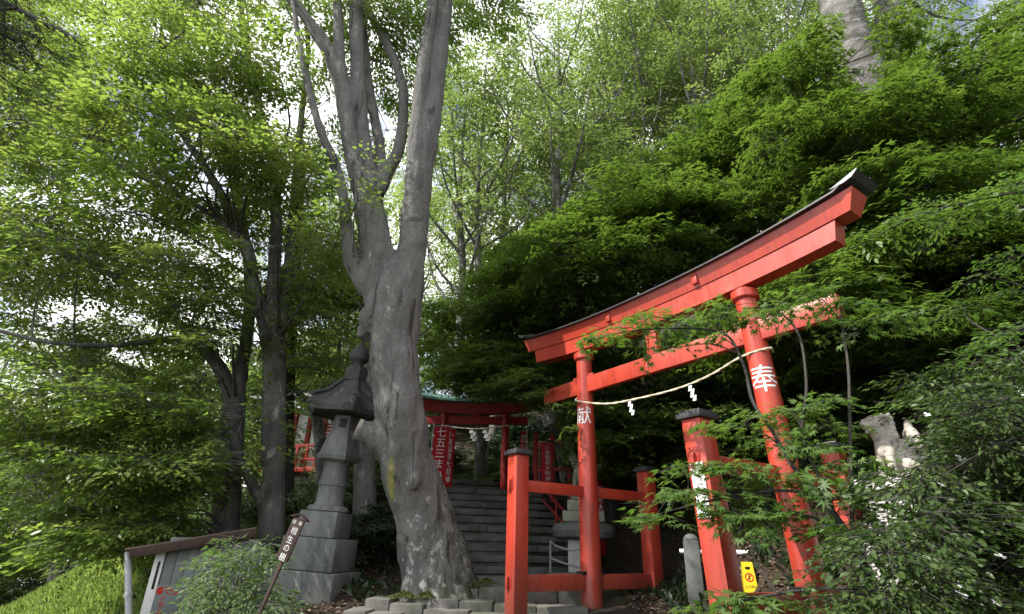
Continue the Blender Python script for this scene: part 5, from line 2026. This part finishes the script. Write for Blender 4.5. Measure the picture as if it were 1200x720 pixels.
# --- sparse young maple in front of the torii
def near_maple():
    spots = [(715, 392, 5.7, .20), (738, 384, 5.6, .22), (770, 372, 5.5, .22), (800, 382, 5.4, .22), (830, 368, 5.3, .24), (860, 358, 5.2, .24), (890, 372, 5.2, .22), (920, 352, 5.1, .25), (955, 345, 5.0, .25), (985, 362, 5.0, .24), (1015, 380, 4.9, .24), (1050, 372, 4.9, .22),
             (700, 400, 5.75, .14), (760, 402, 5.5, .16), (790, 408, 5.4, .14), (845, 395, 5.2, .16),
             (850, 500, 5.0, .2), (880, 490, 5.0, .2), (920, 480, 5.0, .24), (960, 500, 4.9, .24), (968, 470, 4.9, .20), (905, 515, 4.9, .2), (950, 525, 4.9, .24), (990, 540, 4.8, .24),
             (870, 545, 4.9, .22), (900, 555, 4.8, .22), (935, 560, 4.8, .24), (970, 575, 4.7, .24), (830, 545, 5.0, .2),
             (795, 575, 5.0, .22), (822, 592, 5.0, .15), (858, 580, 4.9, .20), (775, 605, 5.05, .2), (870, 600, 4.85, .22), (765, 590, 5.1, .12), (890, 620, 4.8, .18),
             (905, 600, 4.7, .2), (955, 600, 4.7, .18), (985, 620, 4.6, .22), (1010, 590, 4.6, .22), (1040, 560, 4.6, .2), (880, 700, 4.6, .22), (850, 712, 4.7, .2), (895, 702, 4.6, .16), (820, 715, 4.8, .16), (1015, 640, 4.5, .2), (800, 545, 5.1, .15)]
    pads = [(at(u, v, Y), r, r * .12, max(3, int(10 * (r / .2) ** 2))) for u, v, Y, r in spots]
    b = at(1030, 700, 4.55)
    B = (b[0], b[1], gz(b[0], b[1]))
    L = [limb(q) for q in (
        [(1040, 760, 4.55, 16), (1022, 690, 4.55, 13), (1000, 640, 4.6, 11), (978, 605, 4.65, 9), (960, 580, 4.7, 7)],
        [(960, 580, 4.7, 6), (930, 548, 4.8, 5), (905, 505, 4.9, 4.5), (882, 470, 5.0, 4), (872, 430, 5.1, 3.5), (850, 392, 5.25, 3), (800, 385, 5.4, 2.4), (740, 388, 5.6, 1.6), (690, 400, 5.75, 1)],
        [(978, 605, 4.65, 6), (960, 560, 4.75, 4.5), (940, 510, 4.85, 4), (945, 450, 4.9, 3.4), (935, 390, 5.0, 2.6), (905, 362, 5.15, 2), (870, 362, 5.2, 1.5)],
        [(960, 580, 4.7, 5), (915, 575, 4.8, 4), (870, 580, 4.9, 3), (820, 590, 5, 2.2), (770, 603, 5.05, 1.4)],
        [(1022, 690, 4.55, 7), (990, 690, 4.5, 5), (940, 692, 4.55, 4), (880, 702, 4.6, 3), (830, 714, 4.75, 2)],
        [(1000, 640, 4.6, 6), (998, 590, 4.6, 4.5), (996, 500, 4.75, 3.6), (994, 430, 4.85, 3), (985, 370, 5, 2)])]
    tree('young_maple', 'sparse young maple with star shaped leaves crossing in front of the big torii right post', 'tree', B, L, pads, 'maple', .080, 7, .23, 'near_maple', 'dark_bark', seg=6, clear=False, lean=(-.25, -.15, -.12), up_jit=.22, fan=1.3)


near_maple()

# --- leafy boughs entering from the right edge
spots = [(1195, 212, 5.0, .24), (1160, 228, 5.0, .22), (1125, 245, 5.0, .22), (1090, 240, 5.0, .2), (1060, 258, 5.0, .2), (1035, 268, 5.05, .16), (1110, 262, 5.0, .18), (1215, 235, 4.9, .26), (1015, 285, 5.1, .12),
         (1190, 300, 5.2, .26), (1225, 330, 5.1, .28), (1160, 325, 5.3, .22), (1130, 360, 5.4, .2),
         (1190, 400, 4.8, .26), (1160, 415, 4.8, .24), (1130, 430, 4.8, .24), (1105, 450, 4.9, .22), (1085, 468, 4.9, .2), (1210, 380, 4.7, .26), (1150, 445, 4.8, .22), (1180, 435, 4.7, .24), (1070, 440, 5.0, .18)]
pads = [(at(u, v, Y), r, r * .16, max(4, int(13 * (r / .2) ** 2))) for u, v, Y, r in spots]
for _ in range(16):
    pads.append((np.array([6.6 + rng.normal(0, .9), 4.4 + rng.normal(0, .9), 6.6 + rng.normal(0, .7)]), .5, .12, 26))
B = (6.6, 4.4, gz(6.6, 4.4))
e1, e2 = at(1200, 225, 5.0), at(1200, 410, 4.8)
tree('leafy_tree', 'leafy tree whose sunlit boughs reach in from the right edge above the shrub', 'tree', B, [([np.array([6.6, 4.4, B[2] - .4]), np.array([6.5, 4.5, 3.5]), np.array([6.3, 4.6, 6.5])], [.12, .1, .06]),
     ([np.array([6.4, 4.55, 5.2]), e1, at(1090, 248, 5.0), at(1020, 280, 5.1)], [.04, .022, .012, .006]), ([np.array([6.5, 4.5, 3.4]), e2, at(1100, 448, 4.9)], [.04, .02, .008])],
     pads, 'oval', .075, 9, .26, 'near_maple', 'dark_bark', seg=6, clear=False, lean=(-.3, -.1, -.15))

# --- ground cover
def scatter(name, label, kind, leafname, pts, size, upright, tone=None, lean=.3):
    n = len(pts)
    if upright:
        A = np.stack([rng.normal(0, lean, n), rng.normal(0, lean, n), np.ones(n)], 1)
        Nn = rng.normal(0, 1, (n, 3)) * np.array([1, 1, .1])
    else:
        A = rng.normal(0, 1, (n, 3)) * np.array([1, 1, .25])
        Nn = np.array([0, 0, 1.]) + rng.normal(0, .35, (n, 3))
    o = leaf_mesh(name, kind, np.array(pts), A, Nn, size * rng.uniform(.55, 1.3, n), rng.random(n) if tone is None else tone, LEAF[leafname], None, np.zeros(3))
    tag(o, label, None, None, 'stuff')
    return o


def ground_pts(n, x0, x1, y0, y1, keep=None, dz=.0):
    x, y = rng.uniform(x0, x1, n), rng.uniform(y0, y1, n)
    if keep is not None:
        k = keep(x, y)
        x, y = x[k], y[k]
    return np.stack([x, y, ground_h(x, y) + dz], 1)


# bank of grass : clumped blades
gp = ground_pts(300000, -15, -6.2, 9.5, 16.5)
gp = gp[rng.random(len(gp)) < .55 + .45 * np.sin(gp[:, 0] * 2.1 + np.sin(gp[:, 1] * 1.7) * 2)]
scatter('grass', 'sunlit long grass on the bank at lower left', 'blade', 'grass', gp, .19, True, lean=.75)
TP = None
bl = bpy.data.objects.get('grass')
lit = ground_pts(26000, -4.5, 7.5, 6.5, 17, lambda x, y: ~((x > -.9) & (x < 2.0) & (y > 8.6) & (y < 16)), .012)
lit = np.vstack([lit, ground_pts(6000, 2.0, 5.5, 6.5, 11, None, .012)])
scatter('leaf_litter', 'brown fallen leaves on the slope round the torii and lantern', 'oval', 'litter', lit, .075, False)
fern = ground_pts(16000, -4.2, 12.5, 4.5, 18, lambda x, y: (~((x > -1.2) & (x < 2.2))) & (np.sin(x * 2.3 + 1.3 * np.sin(y * 1.9)) + np.sin(y * 2.9 + x) > .35 - .9 * (x > 7)) & ((x > 6.5) | (y > 9)), .0)
f2 = ground_pts(3000, 2.6, 6.0, 7.3, 10.5, lambda x, y: np.sin(x * 5 + np.sin(y * 4)) + np.sin(y * 6) > -.3)
fern = np.vstack([fern, f2])
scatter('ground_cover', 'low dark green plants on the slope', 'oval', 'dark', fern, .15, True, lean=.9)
mo = []
for u, v, z, r_, n in ((545, 683, 9.85, .24, 900), (500, 697, 9.35, .16, 500), (474, 697, 9.35, .20, 500), (570, 681, 9.95, .15, 300)):
    c = at(u, v, z)
    z = c[2] - .03
    q = rng.normal(0, 1, (n, 2)) * r_ * .5
    mo.append(np.stack([c[0] + q[:, 0], c[1] + q[:, 1] * .7, z + .07 * np.exp(-(q ** 2).sum(1) / r_ ** 2 * 3) - .02], 1))
scatter('moss', 'bright green moss round the foot of the great tree', 'rhomb', 'moss', np.vstack(mo), .05, True, lean=.7)

# ------------------------------------------------------------------ light
sd = Vector((math.sin(SUN_AZ) * math.cos(SUN_EL), math.cos(SUN_AZ) * math.cos(SUN_EL), math.sin(SUN_EL)))
sl = bpy.data.lights.new('sun', 'SUN')
sl.energy = 5.0
sl.angle = R(.6)
sl.color = (1., .95, .87)
so = bpy.data.objects.new('sun', sl)
COL.objects.link(so)
so.location = (-20, -10, 30)
so.rotation_euler = sd.to_track_quat('Z', 'Y').to_euler()

W = bpy.data.worlds.new('World')
SC.world = W
W.use_nodes = True
nt = W.node_tree
nt.nodes.clear()
wo = nt.nodes.new('ShaderNodeOutputWorld')
sky = N(nt, 'ShaderNodeTexSky', sky_type='NISHITA', sun_disc=False)
sky.sun_elevation = SUN_EL
sky.sun_rotation = SUN_AZ
b1_ = N(nt, 'ShaderNodeBackground', Strength=.13)
nt.links.new(sky.outputs[0], b1_.inputs[0])
b2_ = N(nt, 'ShaderNodeBackground', Strength=1.4)
b2_.inputs[0].default_value = (1, 1, 1, 1)
tc = N(nt, 'ShaderNodeTexCoord')
cn = N(nt, 'ShaderNodeTexNoise', Scale=3.4, Detail=7., Roughness=.6, Distortion=.4)
nt.links.new(tc.outputs['Generated'], cn.inputs['Vector'])
cr_ = N(nt, 'ShaderNodeMapRange')
cr_.inputs[1].default_value, cr_.inputs[2].default_value = .38, .56
nt.links.new(cn.outputs['Fac'], cr_.inputs[0])
mxs = nt.nodes.new('ShaderNodeMixShader')
nt.links.new(cr_.outputs[0], mxs.inputs[0])
nt.links.new(b1_.outputs[0], mxs.inputs[1])
nt.links.new(b2_.outputs[0], mxs.inputs[2])
nt.links.new(mxs.outputs[0], wo.inputs[0])

SC.view_settings.view_transform = 'Standard'
SC.view_settings.look = 'None'
SC.view_settings.exposure = 0.70
SC.view_settings.gamma = 1
SC.cycles.max_bounces = 6
SC.cycles.diffuse_bounces = 3
SC.cycles.glossy_bounces = 2
SC.cycles.transmission_bounces = 4
SC.cycles.transparent_max_bounces = 4
SC.cycles.use_adaptive_sampling = False
SC.cycles.use_denoising = True
SC.cycles.denoising_input_passes = 'RGB_ALBEDO_NORMAL'
SC.cycles.sample_clamp_indirect = 6
print('LEAVES', LEAFCOUNT[0], 'OBJECTS', len(bpy.data.objects))
